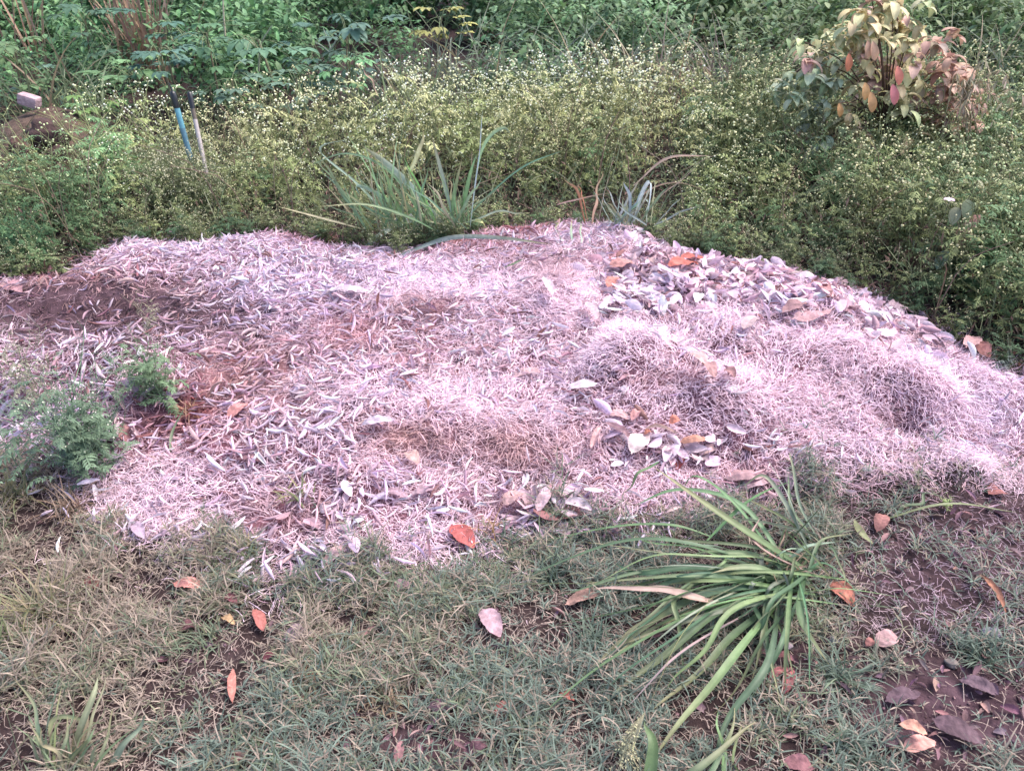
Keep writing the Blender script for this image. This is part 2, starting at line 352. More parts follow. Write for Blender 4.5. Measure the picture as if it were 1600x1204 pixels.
def emit_leaves(A, i, K=7, M=5):
    base = np.stack([LP['x'], LP['y'], LP['z']], -1)[i]
    base[:, 2] += np.where(np.cos(LP['roll'][i]) < 0, LP['W'][i] * .7, 0) * .8
    P, S, Nn = centre(base, LP['az'][i], LP['p0'][i], LP['droop'][i], LP['L'][i], K, LP['wob'][i], LP['roll'][i])
    P[:, :, 2] -= (P[:, :, 2].mean(1) - base[:, 2])[:, None]
    gz = H(P[..., 0].ravel(), P[..., 1].ravel()).reshape(P.shape[:2]) + .003; P[:, :, 2] = np.maximum(P[:, :, 2], gz)
    t = np.linspace(0, 1, K); pr = np.sin(np.pi * np.clip(t, .05, .96) ** .9) ** .7
    leafgrid(A, P, S, Nn, LP['W'][i][:, None] * pr[None], LP['curl'][i], LP['c'][i], M)
    return A
dist = np.linalg.norm(np.stack([LP['x'], LP['y'], LP['z']], -1) - CAM, axis=1)
size = LP['L'] * np.sqrt(LP['W']) / dist ** 1.3 * (.35 + np.clip(LP['h'] / .03, 0, 1)); size[~inframe(LP['px'], LP['py'], -12)] = 0
order = np.argsort(-size); single = []
for k in order:                                     # the most visible 235, none right on top of another
    if len(single) >= 235: break
    if all((LP['x'][k] - LP['x'][j]) ** 2 + (LP['y'][k] - LP['y'][j]) ** 2 > .075 ** 2 for j in single): single.append(k)
single = np.array(single)
rest = np.setdiff1d(np.arange(LP['n']), single)
build('heap_leaves', emit_leaves(Acc(), rest), M_DRY, kind='stuff', label='countless small pale curled dry leaves covering the heap', category='dry leaves')
LP['h'][single] = .035; LP['z'][single] += .006
PLACES = [(100, 560, 'beside the dark soil patch on the left'), (420, 470, 'on the upper left part of the heap'), (420, 600, 'on the reddish left middle of the heap'),
          (600, 520, 'in the middle of the leaf-covered half'), (480, 720, 'on the lower left slope of the heap'), (640, 820, 'on the front edge by the turf'),
          (760, 650, 'around the tan hollow of the heap'), (760, 430, 'below the grass clump at the back edge'), (960, 480, 'beside the pale grassy hump'),
          (1080, 440, 'near the orange leaves at the back edge'), (1300, 470, 'on the upper right bank of broad leaves'), (1480, 540, 'on the far right shoulder of the heap'),
          (1040, 690, 'in the cluster of broad leaves behind the big grass clump'), (1300, 650, 'on the straw-covered right side'), (860, 800, 'by the front edge left of the big grass clump'), (250, 780, 'on the straw at the lower left'), (60, 660, 'at the left border beside the green weed'), (1180, 760, 'just behind the big front grass clump')]
for k in single:
    ij = np.argmin([((LP['px'][k] - a) / 1.6) ** 2 + (LP['py'][k] - b) ** 2 for a, b, _ in PLACES])
    c = LP['c'][k]; tone = 'brown' if c.mean() < .3 else ('pinkish' if c[0] > c[2] * 1.22 else ('lavender grey' if c[2] > c[0] * .97 else 'pale mauve'))
    form = 'tightly rolled' if LP['curl'][k] > 2.1 else ('half curled' if LP['curl'][k] > 1.1 else 'open broad')
    lab = f"{tone} {form} dry leaf {PLACES[ij][2]}"
    org = (LP['x'][k], LP['y'][k], LP['z'][k])
    build('dry_leaf', emit_leaves(Acc(), np.array([k])), M_DRY, origin=org, label=' '.join(lab.split()[:16]), category='leaf', group='curled dry leaves on the heap')

# ------------------------------------------------------------------ turf
def turf():
    g = np.random.default_rng(41); A = Acc(); T = Acc()
    n0 = 74000; x = g.uniform(-3.0, 3.2, n0); y = g.uniform(.75, 2.6, n0); z = H(x, y)
    px, py = proj(np.stack([x, y, z], -1)); d = sdist(x, y)
    so = blobs(px, py, SOILZ[1:]); front = d < .02 + .16 * (fbm(x, y, .11, 71) - .42) + .05 * g.exponential(1, n0) * (g.random(n0) < .5)
    cl = fbm(x, y, .13, 51); dens = np.clip((cl - .33) * 3.6, .12, 1)
    dens = dens * np.where((px > 1300) & (py < 1000), .30, 1.)
    hs = np.clip(.40 + 2.0 * (cl - .3) + .25 * g.standard_normal(n0), .45, 1.9)
    k = front & inframe(px, py, 330) & (g.random(n0) < dens * (1 - .93 * so)); x, y, z, px, py, hs = [q[k] for q in (x, y, z, px, py, hs)]
    n = len(x); gr = .13 + fbm(x, y, .3, 61) + .0002 * (px - 700) + .15 * g.standard_normal(n)
    gr = gr - .20 * np.exp(-((px - 100) / 220) ** 2 - ((py - 850) / 170) ** 2) - .15 * np.exp(-((px - 500) / 220) ** 2 - ((py - 1080) / 80) ** 2)
    green, blue, oliv, dry = lin(110, 126, 94), lin(110, 128, 112), lin(130, 130, 100), lin(162, 144, 126)
    # each shoot: a short leaning stem carrying a star of narrow leaves
    sa = g.uniform(0, 6.28, n); sp = g.uniform(.5, 1.5, n); sl = g.uniform(.004, .040, n) * hs
    top = np.stack([x, y, z], -1) + np.stack([np.cos(sa) * np.cos(sp), np.sin(sa) * np.cos(sp), np.sin(sp)], -1) * sl[:, None]
    nl = 6
    for j in range(nl):
        col = np.where((gr > .56)[:, None], blue, np.where((gr > .45)[:, None], green, np.where((gr > .33)[:, None], oliv, dry)))
        dead = g.random(n) < .27; col = np.where(dead[:, None], dry, col) * (1 + .2 * g.standard_normal((n, 1)))
        blades(A, top - [0, 0, .003], sa + j * 2.4 + g.normal(0, .4, n), g.uniform(.25, 1.25, n), g.uniform(.2, 1.3, n), g.uniform(.018, .055, n) * hs, g.uniform(.0009, .0021, n), np.clip(col, .01, .8) * .78, K=4, M=2, curl=.4, wob=g.normal(0, .4, n))
    build('turf_grass', A, M_WEED, kind='stuff', label='short grey-green turf grass in front of the heap', category='grass')
    # dead thatch lying between the shoots
    m = 70000; x = g.uniform(-2.6, 2.8, m); y = g.uniform(.75, 2.6, m); z = H(x, y); px, py = proj(np.stack([x, y, z], -1))
    so = blobs(px, py, SOILZ[1:]); k = (sdist(x, y) < .04) & inframe(px, py, 100) & (g.random(m) < (1 - .75 * so)); x, y, z, px, py = [q[k] for q in (x, y, z, px, py)]; m = len(x)
    pur = np.clip((px - 1200) / 250, 0, 1)[:, None] * (py < 1010)[:, None]
    c = (lin(158, 138, 126) * (1 - pur) + lin(160, 134, 148) * pur) * (1 + .3 * g.standard_normal((m, 1)))
    blades(T, np.stack([x, y, z + g.random(m) * .012], -1), g.uniform(0, 6.28, m), g.normal(.15, .3, m), g.uniform(-.3, 1., m), g.uniform(.012, .045, m), g.uniform(.0005, .0011, m), np.clip(c, .01, .8) * .8, K=3, M=2, curl=.3, wob=g.normal(0, .6, m), prof='straw')
    build('dead_thatch', T, M_STRAW, kind='stuff', label='dead brown grass thatch lying on the soil between the turf', category='dead grass')
turf()
def corner_litter():
    g = np.random.default_rng(44); A = Acc(); n = 9000; x = g.uniform(-2.4, 2.6, n); y = g.uniform(.8, 2.5, n); z = H(x, y); px, py = proj(np.stack([x, y, z], -1))
    so = np.maximum(blobs(px, py, SOILZ[1:]), .06); k = (g.random(n) < so) & (sdist(x, y) < 0) & inframe(px, py, 60); x, y, z = x[k], y[k], z[k]; n = len(x)
    c = jit(lin(120, 88, 98), n, .3, .08, g); pk = g.random(n) < .2; c[pk] = jit(lin(160, 118, 116), pk.sum(), .2, .05, g)
    L = g.uniform(.012, .05, n)
    blades(A, np.stack([x, y, z + .004 + g.random(n) * .01], -1), g.uniform(0, 6.28, n), g.normal(.1, .3, n), g.uniform(-.5, 1.2, n), L, L * g.uniform(.1, .3, n), c, K=5, M=4, curl=1.1, roll=g.normal(0, .7, n), prof='leaf')
    build('leaf_litter', A, M_DRY, kind='stuff', label='crumbled dead leaf bits on the bare soil among the turf', category='leaf litter')
corner_litter()
def crumbs():
    g = np.random.default_rng(46); A = Acc(); n = 60000; x = g.uniform(-3.2, 2.8, n); y = g.uniform(.8, 4.0, n); z = H(x, y); px, py = proj(np.stack([x, y, z], -1)); d = sdist(x, y)
    so = np.maximum(blobs(px, py, SOILZ), np.where(d < 0, .25, 0)); k = (g.random(n) < so) & inframe(px, py, 40) & ((d < 0) | (px < 420)) & ((d > 0) | (y < 2.6)); x, y, z = x[k], y[k], z[k]; n = len(x)
    r_ = .0012 + .0045 * g.random(n) ** 3; dots(A, np.stack([x, y, z + r_ * .3], -1) , r_, jit(lin(116, 88, 92), n, .3, .06, g))
    build('soil_crumbs', A, M_SOIL, kind='stuff', label='loose crumbs of earth on the bare soil patches', category='soil crumbs')
crumbs()

# ------------------------------------------------------------------ weed prototypes (feathery plants with tiny cream flowers)
def feather_leaf(A, base, az, p0, L, col, g, n=5, wr=.05):
    """one lobed leaf: rachis with pairs of narrow lobes"""
    P, S, Nn = centre(np.array([base]), np.array([az]), np.array([p0]), np.array([.9]), np.array([L]), n + 2)
    leafgrid(A, P, S, Nn, np.linspace(.035, .02, n + 2)[None] * L, np.array([.3]), np.array([col]), 2)
    bs, aa, ll = [], [], []
    for i in range(1, n + 2):
        for s in (-1, 1): bs.append(P[0, i]); aa.append(az + s * g.uniform(.6, 1.1)); ll.append(L * g.uniform(.25, .42) * (1 - .45 * abs(i / n - .5)))
    bs = np.array(bs); m = len(bs)
    blades(A, bs, np.array(aa), np.full(m, p0 - .5) + g.normal(0, .3, m), np.full(m, .5), np.array(ll), np.full(m, L * wr), np.array(col) * (1 + .12 * g.standard_normal((m, 1))), K=3, M=2, curl=.3, prof='leaf')
def weed_proto(seed, nfl=70, nleaf=14, green=lin(96, 112, 70), fl=lin(196, 196, 148), lobes=4, top=.42, height=1., rflower=.0085, stemc=lin(110, 120, 80), lw=.05):
    """unit-height plant: returns (all) arrays as stem, foliage, flowers"""
    g = np.random.default_rng(seed); St, Fo, Fl = Acc(), Acc(), Acc()
    main = spline([(0, 0, 0), (g.normal(0, .03), g.normal(0, .03), .35), (g.normal(0, .06), g.normal(0, .06), .8)], 6)
    tubes(St, main[None], np.linspace(.008, .004, 6)[None], stemc, 3)
    tips = []; nb = 11
    for b in range(nb):
        u = .2 + .75 * b / nb; i = u * 5; p = main[int(i)] * (1 - i % 1) + main[min(int(i) + 1, 5)] * (i % 1)
        a = b * 2.4 + g.normal(0, .3); r = g.uniform(.16, top) ; z1 = min(1.0, p[2] + g.uniform(.2, .5)) * height
        q = np.array([p[0] + math.cos(a) * r, p[1] + math.sin(a) * r, z1]); mid = (p + q) / 2 + [math.cos(a) * r * .15, math.sin(a) * r * .15, -.03]
        sp = spline([p, mid, q], 5); tubes(St, sp[None], np.linspace(.005, .0025, 5)[None], stemc, 3)
        for k in range(4):
            e = sp[2 + k % 3] if k < 3 else q; tt = e + np.array([g.normal(0, .07), g.normal(0, .07), g.uniform(.03, .13)])
            tubes(St, spline([e, tt], 3)[None], np.full((1, 3), .0022), stemc, 3); tips.append(tt)
        for k in range(2):
            feather_leaf(Fo, sp[g.integers(0, 4)], g.uniform(0, 6.28), g.uniform(-.1, .8), g.uniform(.1, .2), green * (1 + .15 * g.standard_normal()), g, lobes, lw)
    for k in range(nleaf):
        z = g.uniform(.02, .6); p = main[min(5, int(z / .8 * 5))] * [1, 1, 0] + [0, 0, z]
        feather_leaf(Fo, p, g.uniform(0, 6.28), g.uniform(.1, .9), g.uniform(.16, .3), green * (1 + .18 * g.standard_normal()), g, lobes + 1, lw)
    tips = np.array(tips); c = tips[g.integers(0, len(tips), nfl)] + g.normal(0, .018, (nfl, 3)) * [1, 1, .8]
    if nfl: dots(Fl, c, rflower * g.uniform(.5, 1.35, nfl), fl * (1 + .14 * g.standard_normal((nfl, 1))))
    return St, Fo, Fl
def merged(parts):
    A = Acc()
    for p in parts:
        if p.n: A.add(*p.arrays())
    return A.arrays()

CL = [(flat(620, 330), .34, .25), (flat(710, 335), .34, .25), (flat(975, 335), .30, .3), (flat(930, 335), .25, .25), (flat(820, 345), .25, .15)]
def CLEAR(x, y):
    k = 1.
    for c, rx, ry in CL: k *= 1 - .72 * math.exp(-((x - c[0]) / rx) ** 2 - ((y - c[1]) / ry) ** 2)
    return k
def thicket():
    g = np.random.default_rng(71)
    yel = [merged(weed_proto(100 + i, 85, 10, lin(112, 126, 76), lin(204, 202, 160))) for i in range(6)]
    pal = [merged(weed_proto(140 + i, 120, 6, lin(136, 140, 96), lin(208, 204, 168))) for i in range(4)]
    grn = [merged(weed_proto(180 + i, 35, 18, lin(76, 108, 70), lin(170, 184, 140), 5)) for i in range(4)]
    A = Acc(); n = 4200; x = g.uniform(-6.2, 6.2, n); u = g.random(n); ey = edge_y(x); ex = (x / (y_ := 5.) ) if False else x; y = ey - .02 + (6.1 - ey) * u ** 1.1
    px, py = proj(np.stack([x, y, H(x, y) + .25], -1))
    cnt = 0; pts = []
    for i in range(n):
        dd = y[i] - ey[i]
        if not (-160 < px[i] < 1760): continue
        if any((x[i] - a) ** 2 + (y[i] - b) ** 2 < (.10 + .035 * dd) ** 2 for a, b in pts): continue
        hh = .24 + .42 * min(1, dd / 1.0) * (.52 + .85 * vnoise(x[i], y[i], .55, 3))
        if px[i] > 1150: hh *= .95
        gp = px[i]
        # low spots: the rubble corner and the line of the two handles
        if gp < 150 and 4.45 < y[i] < 6.2: hh *= .45
        if -1.80 < x[i] * 4.4 / y[i] < -1.64 and y[i] < 4.7: hh *= .62
        if -2.0 < x[i] * 4.4 / y[i] <= -1.80 and 4.25 < y[i] < 4.62: hh = max(hh, .44)
        if y[i] > np.interp(gp, [150, 560, 700, 1600], [5.1, 5.25, 5.75, 6.0]) + .3 * (vnoise(x[i], 0, .5) - .5): continue
        if gp < 560: hh *= .85
        if y[i] < 5: hh *= CLEAR(x[i], y[i])
        pts.append((x[i], y[i]))
        left = gp < 170; right = gp > 1180 - 60 * (dd > 1)
        if vnoise(x[i], y[i], .22, 41) < .2 and dd > .2: continue
        nf = vnoise(x[i], y[i], .4, 43); r = g.random() * .6 + nf * .4
        if left: kind = grn if r < .75 else yel
        elif right: kind = grn if r < .5 else yel
        elif dd > .8: kind = pal if r < .6 else yel
        else: kind = yel if r < .8 else grn
        tn = (1 + .10 * g.standard_normal()) * (.76 + .7 * vnoise(x[i], y[i], .5, 9) + .25 * min(1, dd)) * np.array([1.26, 1.23, 1.1])
        if right: tn = tn * [.74, .74, .74]
        place(A, kind[g.integers(len(kind))], [(x[i], y[i], Hs(x[i], y[i]) - .01)], [g.uniform(0, 6.28)], [hh], [tn], [(g.normal(0, .12), g.normal(-.06, .12))]); cnt += 1
    for q in range(130):
        xx = g.uniform(-3.2, 3.2); yy = float(edge_y(xx)) - g.exponential(.05) + .03
        if CLEAR(xx, yy) < .8: continue
        kind = yel if g.random() < .6 else grn; k_ = (.74 if xx > .9 else 1.05) * g.uniform(.85, 1.1)
        place(A, kind[g.integers(len(kind))], [(xx, yy, Hs(xx, yy) - .01)], [g.uniform(0, 6.28)], [g.uniform(.12, .26)], [np.ones(3) * k_], [(g.normal(0, .25), -g.uniform(.1, .6))])
    for q in range(16):
        yy = g.uniform(4.25, 4.58); xx = -1.86 * (yy * .848 + .55) / (4.4 * .848 + .55) + g.normal(0, .05)
        place(A, yel[q % 6], [(xx, yy, Hs(xx, yy) - .01)], [g.uniform(0, 6.28)], [g.uniform(.36, .45)], [np.ones(3)], [(g.normal(0, .06), 0)])
        xx = -1.72 * (yy * .848 + .55) / (4.4 * .848 + .55) + g.normal(0, .05)
        place(A, yel[(q + 3) % 6], [(xx, yy, Hs(xx, yy) - .01)], [g.uniform(0, 6.28)], [g.uniform(.24, .30)], [np.ones(3)], [(g.normal(0, .06), 0)])
    build('flowering_weeds', A, M_WEED, kind='stuff', label='dense thicket of green weeds dotted with tiny cream flowers behind the heap', category='weeds')
    # dark leaf litter and low growth filling the foot of the thicket
    B = Acc(); n = 80000; x = g.uniform(-6, 6, n); ey = edge_y(x); y = ey - .02 + 3.2 * g.random(n) ** 1.7; z = H(x, y)
    k = np.abs(proj(np.stack([x, y, z], -1))[0] - 800) < 950; x, y, z, ey = x[k], y[k], z[k], ey[k]; n = len(x)
    c = jit(lin(72, 88, 56), n, .2, .06, g); dn = g.random(n) < .3; c[dn] = jit(lin(104, 78, 66), dn.sum(), .25, .05, g)
    hz = g.random(n) ** 1.2 * np.clip((y - ey) * .5 + .06, .02, .3)
    blades(B, np.stack([x, y, z + hz], -1), g.uniform(0, 6.28, n), g.uniform(-.4, 1.2, n), g.uniform(0, 1.2, n), g.uniform(.02, .07, n), g.uniform(.002, .006, n), c, K=3, M=2, curl=.4, prof='leaf')
    W_ = Acc(); n = 1500; x = g.uniform(-5, 5, n); ey = edge_y(x); y = ey + .1 + 1.9 * g.random(n); L = g.uniform(.25, .7, n) * np.clip(.5 + (y - ey), .5, 1.1)
    blades(W_, np.stack([x, y, H(x, y)], -1), g.uniform(0, 6.28, n), g.uniform(.9, 1.5, n), g.uniform(.3, 1.7, n), L, g.uniform(.0015, .004, n), jit(lin(132, 144, 100), n, .25, .06, g), K=9, M=3, curl=.6, wob=g.normal(0, .4, n), roll=g.normal(0, .6, n))
    for q in range(260):
        xx = g.uniform(-4, 4); e_ = float(edge_y(xx)); yy = e_ + g.uniform(.0, 1.7); hh = g.uniform(.2, .6); zz = Hs(xx, yy); a = g.uniform(0, 6.28); l_ = g.uniform(.05, .4)
        tubes(W_, spline([(xx, yy, zz), (xx + math.cos(a) * l_ * .3, yy + math.sin(a) * l_ * .3, zz + hh * .7), (xx + math.cos(a) * l_, yy + math.sin(a) * l_, zz + hh)], 6)[None], np.linspace(.0028, .0012, 6)[None], jit(lin(164, 136, 112), 1, .25, .06, g)[0], 4)
    build('wild_grass', W_, M_GREEN, kind='stuff', label='wispy grass blades scattered all through the flowering weeds', category='grass')
    build('undergrowth', B, M_WEED, kind='stuff', label='low tangled leaves and twigs under the flowering weeds', category='undergrowth')
thicket()

# ------------------------------------------------------------------ far growth behind the thicket
def background():
    g = np.random.default_rng(91); A = Acc()
    leafy = []
    for i in range(4):
        B = Acc(); n = 420; p = g.normal(0, 1, (n, 3)); p = nrm(p) * (g.random((n, 1)) ** .45); p = p * [.42, .42, .5] + [0, 0, .5]
        c = jit(lin(80, 108, 72), n, .22, .06, g)
        blades(B, p, g.uniform(0, 6.28, n), g.uniform(-.6, .9, n), g.uniform(.2, 1.2, n), g.uniform(.05, .12, n), g.uniform(.012, .03, n), c, K=4, M=3, curl=.4, prof='leaf'); leafy.append(B.arrays())
    n = 330; x = g.uniform(-11, 11, n); y = g.uniform(6.3, 13, n)
    for i in range(n):
        px = proj(np.array([[x[i], y[i], .5]]))[0][0]
        if not -300 < px < 1900: continue
        if px < 700: t = np.array([1.2, 1.4, 1.2])
        elif px < 1100: t = np.array([1.6, 1.6, 1.5])
        else: t = np.array([1.5, 1.35, 1.15])
        t = t * (1 + .15 * g.standard_normal())
        place(A, leafy[g.integers(4)], [(x[i], y[i], Hs(x[i], y[i]) - .1)], [g.uniform(0, 6)], [g.uniform(.6, 1.0) * (1 + (y[i] - 7) * .10)], [t])
    build('distant_bushes', A, M_WEED, kind='stuff', label='unbroken mass of dark bushes growing far behind the weeds', category='bushes')
background()
def tall_grass(px, Y, h, n, col, label, seed, spread=.25, lean=0, dryf=.15, cat='grass clump', wv=(.004, .010), group='tall grass clumps behind the weeds'):
    g = np.random.default_rng(seed); X_ = (px - 800) / F * (Y * math.cos(PITCH) + .9 * math.sin(PITCH)); z = Hs(X_, Y)
    e = thing('tall_grass', (X_, Y, z), label, cat, group)
    B = Acc(); base = np.array([X_, Y, z]) + np.stack([g.normal(0, spread * .35, n), g.normal(0, spread * .35, n), np.zeros(n)], -1)
    c = jit(col, n, .18, .05, g); dr = g.random(n) < dryf; c[dr] = jit(lin(170, 148, 112), dr.sum(), .15, .04, g)
    blades(B, base, g.uniform(0, 6.28, n), g.uniform(1.0, 1.5, n), g.uniform(.5, 2.0, n), h * g.uniform(.6, 1.25, n), g.uniform(*wv, n), c, K=9, M=3, curl=.6, wob=g.normal(0, .4, n), roll=g.normal(0, .4, n))
    build('blades', B, M_GREEN, e); return e
GB = [(60, 6.0, .95, 60, (112, 132, 92), 'tall green grass clump at the far left edge behind the weeds'),
      (640, 6.1, .9, 60, (104, 124, 96), 'tall grey-green grass clump behind the weeds, left of the middle'),
      (730, 6.6, 1.1, 70, (110, 122, 98), 'hazy tall grass clump rising just left of the picture middle'),
      (830, 6.2, .95, 70, (112, 126, 100), 'tall grass clump of fine arching blades behind the middle of the weeds'),
      (930, 6.5, 1.05, 70, (104, 124, 100), 'bluish tall grass clump behind the weeds, right of the middle'),
      (1030, 6.3, .95, 60, (128, 122, 98), 'half dry tall grass clump behind the weeds'),
      (1130, 6.3, .9, 60, (124, 112, 96), 'brownish dry grass clump left of the brown-leaved shrub'),
      (1210, 6.1, .85, 60, (82, 116, 86), 'bright green arching grass clump just left of the brown-leaved shrub'),
      (1520, 6.2, 1.0, 60, (104, 116, 84), 'tall grass clump right of the brown-leaved shrub'),
      (1590, 6.0, .95, 60, (78, 104, 76), 'dark green arching grass clump at the top right corner')]
for i, (px, Yv, h, n, c, lab) in enumerate(GB):
    tall_grass(px, Yv, h * .95, int(n * 1.6), lin(*c) * 1.15, lab, 300 + i, spread=.5, dryf=.35 if i in (5, 6) else .12)

def palmate(px, py, Y, size, col, label, seed, nl=9):
    """plant of broad leaves cut into pointed fingers; crown centre seen at the pixel"""
    g = np.random.default_rng(seed); top = plane(px, py, Y); X_, zt = top[0], max(top[2], .25); z = Hs(X_, Y)
    e = thing('palmate_leaf_plant', (X_, Y, z), label, 'plant', 'plants with hand-shaped leaves behind the weeds')
    St, Fo = Acc(), Acc(); tp = np.array([X_, Y, zt - .05]); tubes(St, spline([(X_, Y, z), (X_ + g.normal(0, .04), Y, (z + zt) / 2), tp], 6)[None], np.linspace(.012, .006, 6)[None], lin(120, 112, 84), 5)
    for k in range(nl):
        a = k * 2.4 + g.normal(0, .3); r = g.uniform(.08, .3) * size; c = tp + [math.cos(a) * r, math.sin(a) * r, g.uniform(-.22, .1) * size]
        tubes(St, spline([tp - [0, 0, .08 * (k % 3)], (tp + c) / 2 + [0, 0, .03], c], 5)[None], np.full((1, 5), .0035), lin(112, 128, 84), 3)
        m = 7; aa = a + np.linspace(-2.2, 2.2, m); L = size * g.uniform(.09, .135) * np.array([.6, .8, .95, 1.1, .95, .8, .6])
        cc = np.array(col) * (1 + .15 * g.standard_normal())
        blades(Fo, np.repeat(c[None], m, 0), aa, np.full(m, g.uniform(-.1, .5)), np.full(m, g.uniform(.4, 1.1)), L, L * .24, np.repeat(cc[None], m, 0), K=5, M=3, curl=.5, prof='leaf', rib=.15)
    build('stem', St, M_STEM, e); build('foliage', Fo, M_WEED, e)
PB = [(255, 25, 6.7, 1.1, (66, 104, 84), 'dark bluish palmate-leaved plant near the top left, beside the dry reeds'),
      (130, 20, 6.9, 1.1, (70, 104, 76), 'palmate-leaved plant at the top left above the pale block'),
      (75, 112, 6.3, .9, (84, 118, 98), 'blue-green broad palmate plant right above the pale block'),
      (205, 95, 5.9, 1.0, (92, 130, 78), 'light green palmate plant above the two handles'),
      (245, 62, 5.7, .8, (72, 108, 90), 'small blue-green palmate plant right above the blue handle'),
      (320, 40, 6.3, 1., (82, 124, 80), 'mid green palmate plant right of the dry reeds'),
      (400, 50, 6.1, 1.1, (84, 124, 90), 'leafy palmate plant with a bare pale stem, top left quarter'),
      (460, 110, 5.6, .9, (86, 116, 92), 'palmate plant just above the flowering weeds left of the middle'),
      (540, 40, 6.2, 1.1, (80, 112, 94), 'broad bluish palmate plant left of the tall grass'),
      (545, 85, 5.5, .7, (88, 138, 84), 'bright green low palmate plant touching the flowering weeds'),
      (360, 110, 5.4, .8, (84, 112, 90), 'low palmate plant behind the flowering weeds, right of the two handles'),
      (130, 150, 5.6, .7, (98, 134, 60), 'yellow-green leafy plant right of the pale block'),
      (20, 70, 6.1, 1.1, (86, 116, 70), 'palmate plant in the top left corner'),
      (490, 60, 6.5, 1.1, (72, 108, 88), 'dark palmate plant between two brighter ones, top left quarter'),
      (690, 15, 6.7, .9, (150, 150, 72), 'yellowing palmate plant at the top edge left of the middle')]
for i, (px, py, Yv, s, c, lab) in enumerate(PB): palmate(px, py, Yv, s, lin(*c), lab, 400 + i, 11)

# dry reeds hanging at the top left, bare stems
def stalks(name, label, cat, lines, r, col, mat=None, group=None, part='stem'):
    pts = [[plane(px, py, Y) for px, py, Y in l] for l in lines]; b = pts[0][0].copy(); b[2] = Hs(b[0], b[1])
    e = thing(name, b, label, cat, group); A = Acc()
    for p in pts: q = spline(p, 12); tubes(A, q[None], np.linspace(r, r * .45, 12)[None], col, 5)
    build(part, A, mat or M_STEM, e); return e
g = np.random.default_rng(5)
def reeds(px, label, seed, n=26):
    g = np.random.default_rng(seed); Yv = 7.6; b = plane(px, 60, Yv); z = Hs(b[0], Yv); e = thing('dry_reeds', (b[0], Yv, z), label, 'reeds', 'dry brown reeds at the top left')
    A = Acc(); base = np.array([b[0], Yv, z]) + np.stack([g.normal(0, .09, n), g.normal(0, .07, n), g.uniform(0, .1, n)], -1)
    blades(A, base, g.uniform(0, 6.28, n), g.uniform(1.35, 1.57, n), g.uniform(.1, .9, n), g.uniform(.8, 1.5, n), g.uniform(.007, .014, n), jit(lin(150, 120, 98), n, .2, .05, g), K=8, M=3, curl=.8)
    build('blades', A, M_STRAW, e)
reeds(205, 'tan dry reeds standing between green plants at the top left', 61); reeds(240, 'reddish dry reeds right of the tan ones at the top left', 62); reeds(25, 'straw coloured dry reeds in the top left corner', 63, 14)
stalks('bare_stem', 'pale bare stem standing near the top edge left of the middle', 'stem', [[(352, 60, 6.6), (349, 20, 6.6), (348, -15, 6.6)]], .009, lin(176, 166, 140))
stalks('bare_stem', 'pale forked bare stem above the flowering weeds, left of the middle', 'stem', [[(404, 112, 6.2), (408, 70, 6.2), (425, 40, 6.2)], [(407, 80, 6.2), (392, 66, 6.2), (380, 60, 6.2)]], .009, lin(150, 158, 126))
stalks('forked_twig', 'grey-green forked leafless twig in the top left quarter', 'twig', [[(515, 96, 6.2), (516, 75, 6.2), (505, 45, 6.2)], [(516, 78, 6.2), (524, 66, 6.2), (527, 55, 6.2)], [(515, 82, 6.2), (503, 72, 6.2), (492, 66, 6.2)]], .008, lin(150, 164, 138))

# ------------------------------------------------------------------ two garden tool handles
def handle(label, pts, r, cols, capcol, hole=False):
    """pts: pixel/Y from tip down to the ground"""
    P = [plane(*p) for p in pts]; low = P[-1]; dv = (P[-1] - P[0]); k = (P[-1][2] - Hs(P[-1][0], P[-1][1])) / max(-dv[2], 1e-3); foot = P[-1] + dv * k
    e = thing('tool_handle', foot, label, 'handle', 'tool handles sticking out of the weeds')
    full = spline([P[0], foot], 40); T = nrm((foot - P[0])[None])[0]; L = np.linalg.norm(foot - P[0]); t = np.linspace(0, 1, 40)
    A = Acc()
    lo = .09 / L
    seg = [lo] + [c[0] for c in cols] + [1.]; cc = [c[1] for c in cols]
    names = [c[2] for c in cols]
    tt = lo
    for j, (tend, col, nm) in enumerate(cols):
        t1 = min(1, tend / L) if tend else 1.
        q = P[0] + (foot - P[0]) * np.linspace(tt, t1, 8)[:, None]; B = Acc(); tubes(B, q[None], np.full((1, 8), r * (1 + .0 * j)), np.array(col), 12)
        build(nm, B, M_PLASTIC, e); tt = t1
    # rounded cap with a hanging loop
    B = Acc(); s = np.array([0, .004, .015, .04, .075, .092]); rr = np.array([.2, .75, 1.05, 1.15, 1.12, 1.05]) * r * 1.05
    tubes(B, (P[0] + T * s[:, None])[None], rr[None], np.array(capcol), 14)
    cp = build('end_cap', B, M_PLASTIC, e)
    B = Acc(); a = np.linspace(0, 2 * np.pi, 13)
    c0 = P[0] + T * .02 + np.array([0, -r * 1.2, 0]); ring = c0 + np.stack([np.cos(a) * .006, np.zeros(13), np.sin(a) * .008], -1)
    tubes(B, ring[None], np.full((1, 13), .0022), lin(190, 180, 170) if hole else np.array(capcol) * 1.5, 5)
    build('hanging_loop', B, M_PLASTIC, cp).location = -np.array(foot) + np.array(foot)
    if not hole:
        B = Acc(); tubes(B, spline([P[0], P[0] - T * .03 + [-.004, 0, 0], P[0] - T * .045 + [-.008, 0, 0]], 4)[None], np.linspace(.005, .002, 4)[None], np.array(capcol), 5); build('tip', B, M_PLASTIC, e)
    return e
handle('turquoise tool handle with a black cap, leaning left among the weeds', [(269, 142, 4.65), (283, 193, 4.62)], .0155, [(.2, lin(98, 186, 206), 'sleeve'), (0, lin(92, 150, 172), 'pole')], lin(26, 24, 34))
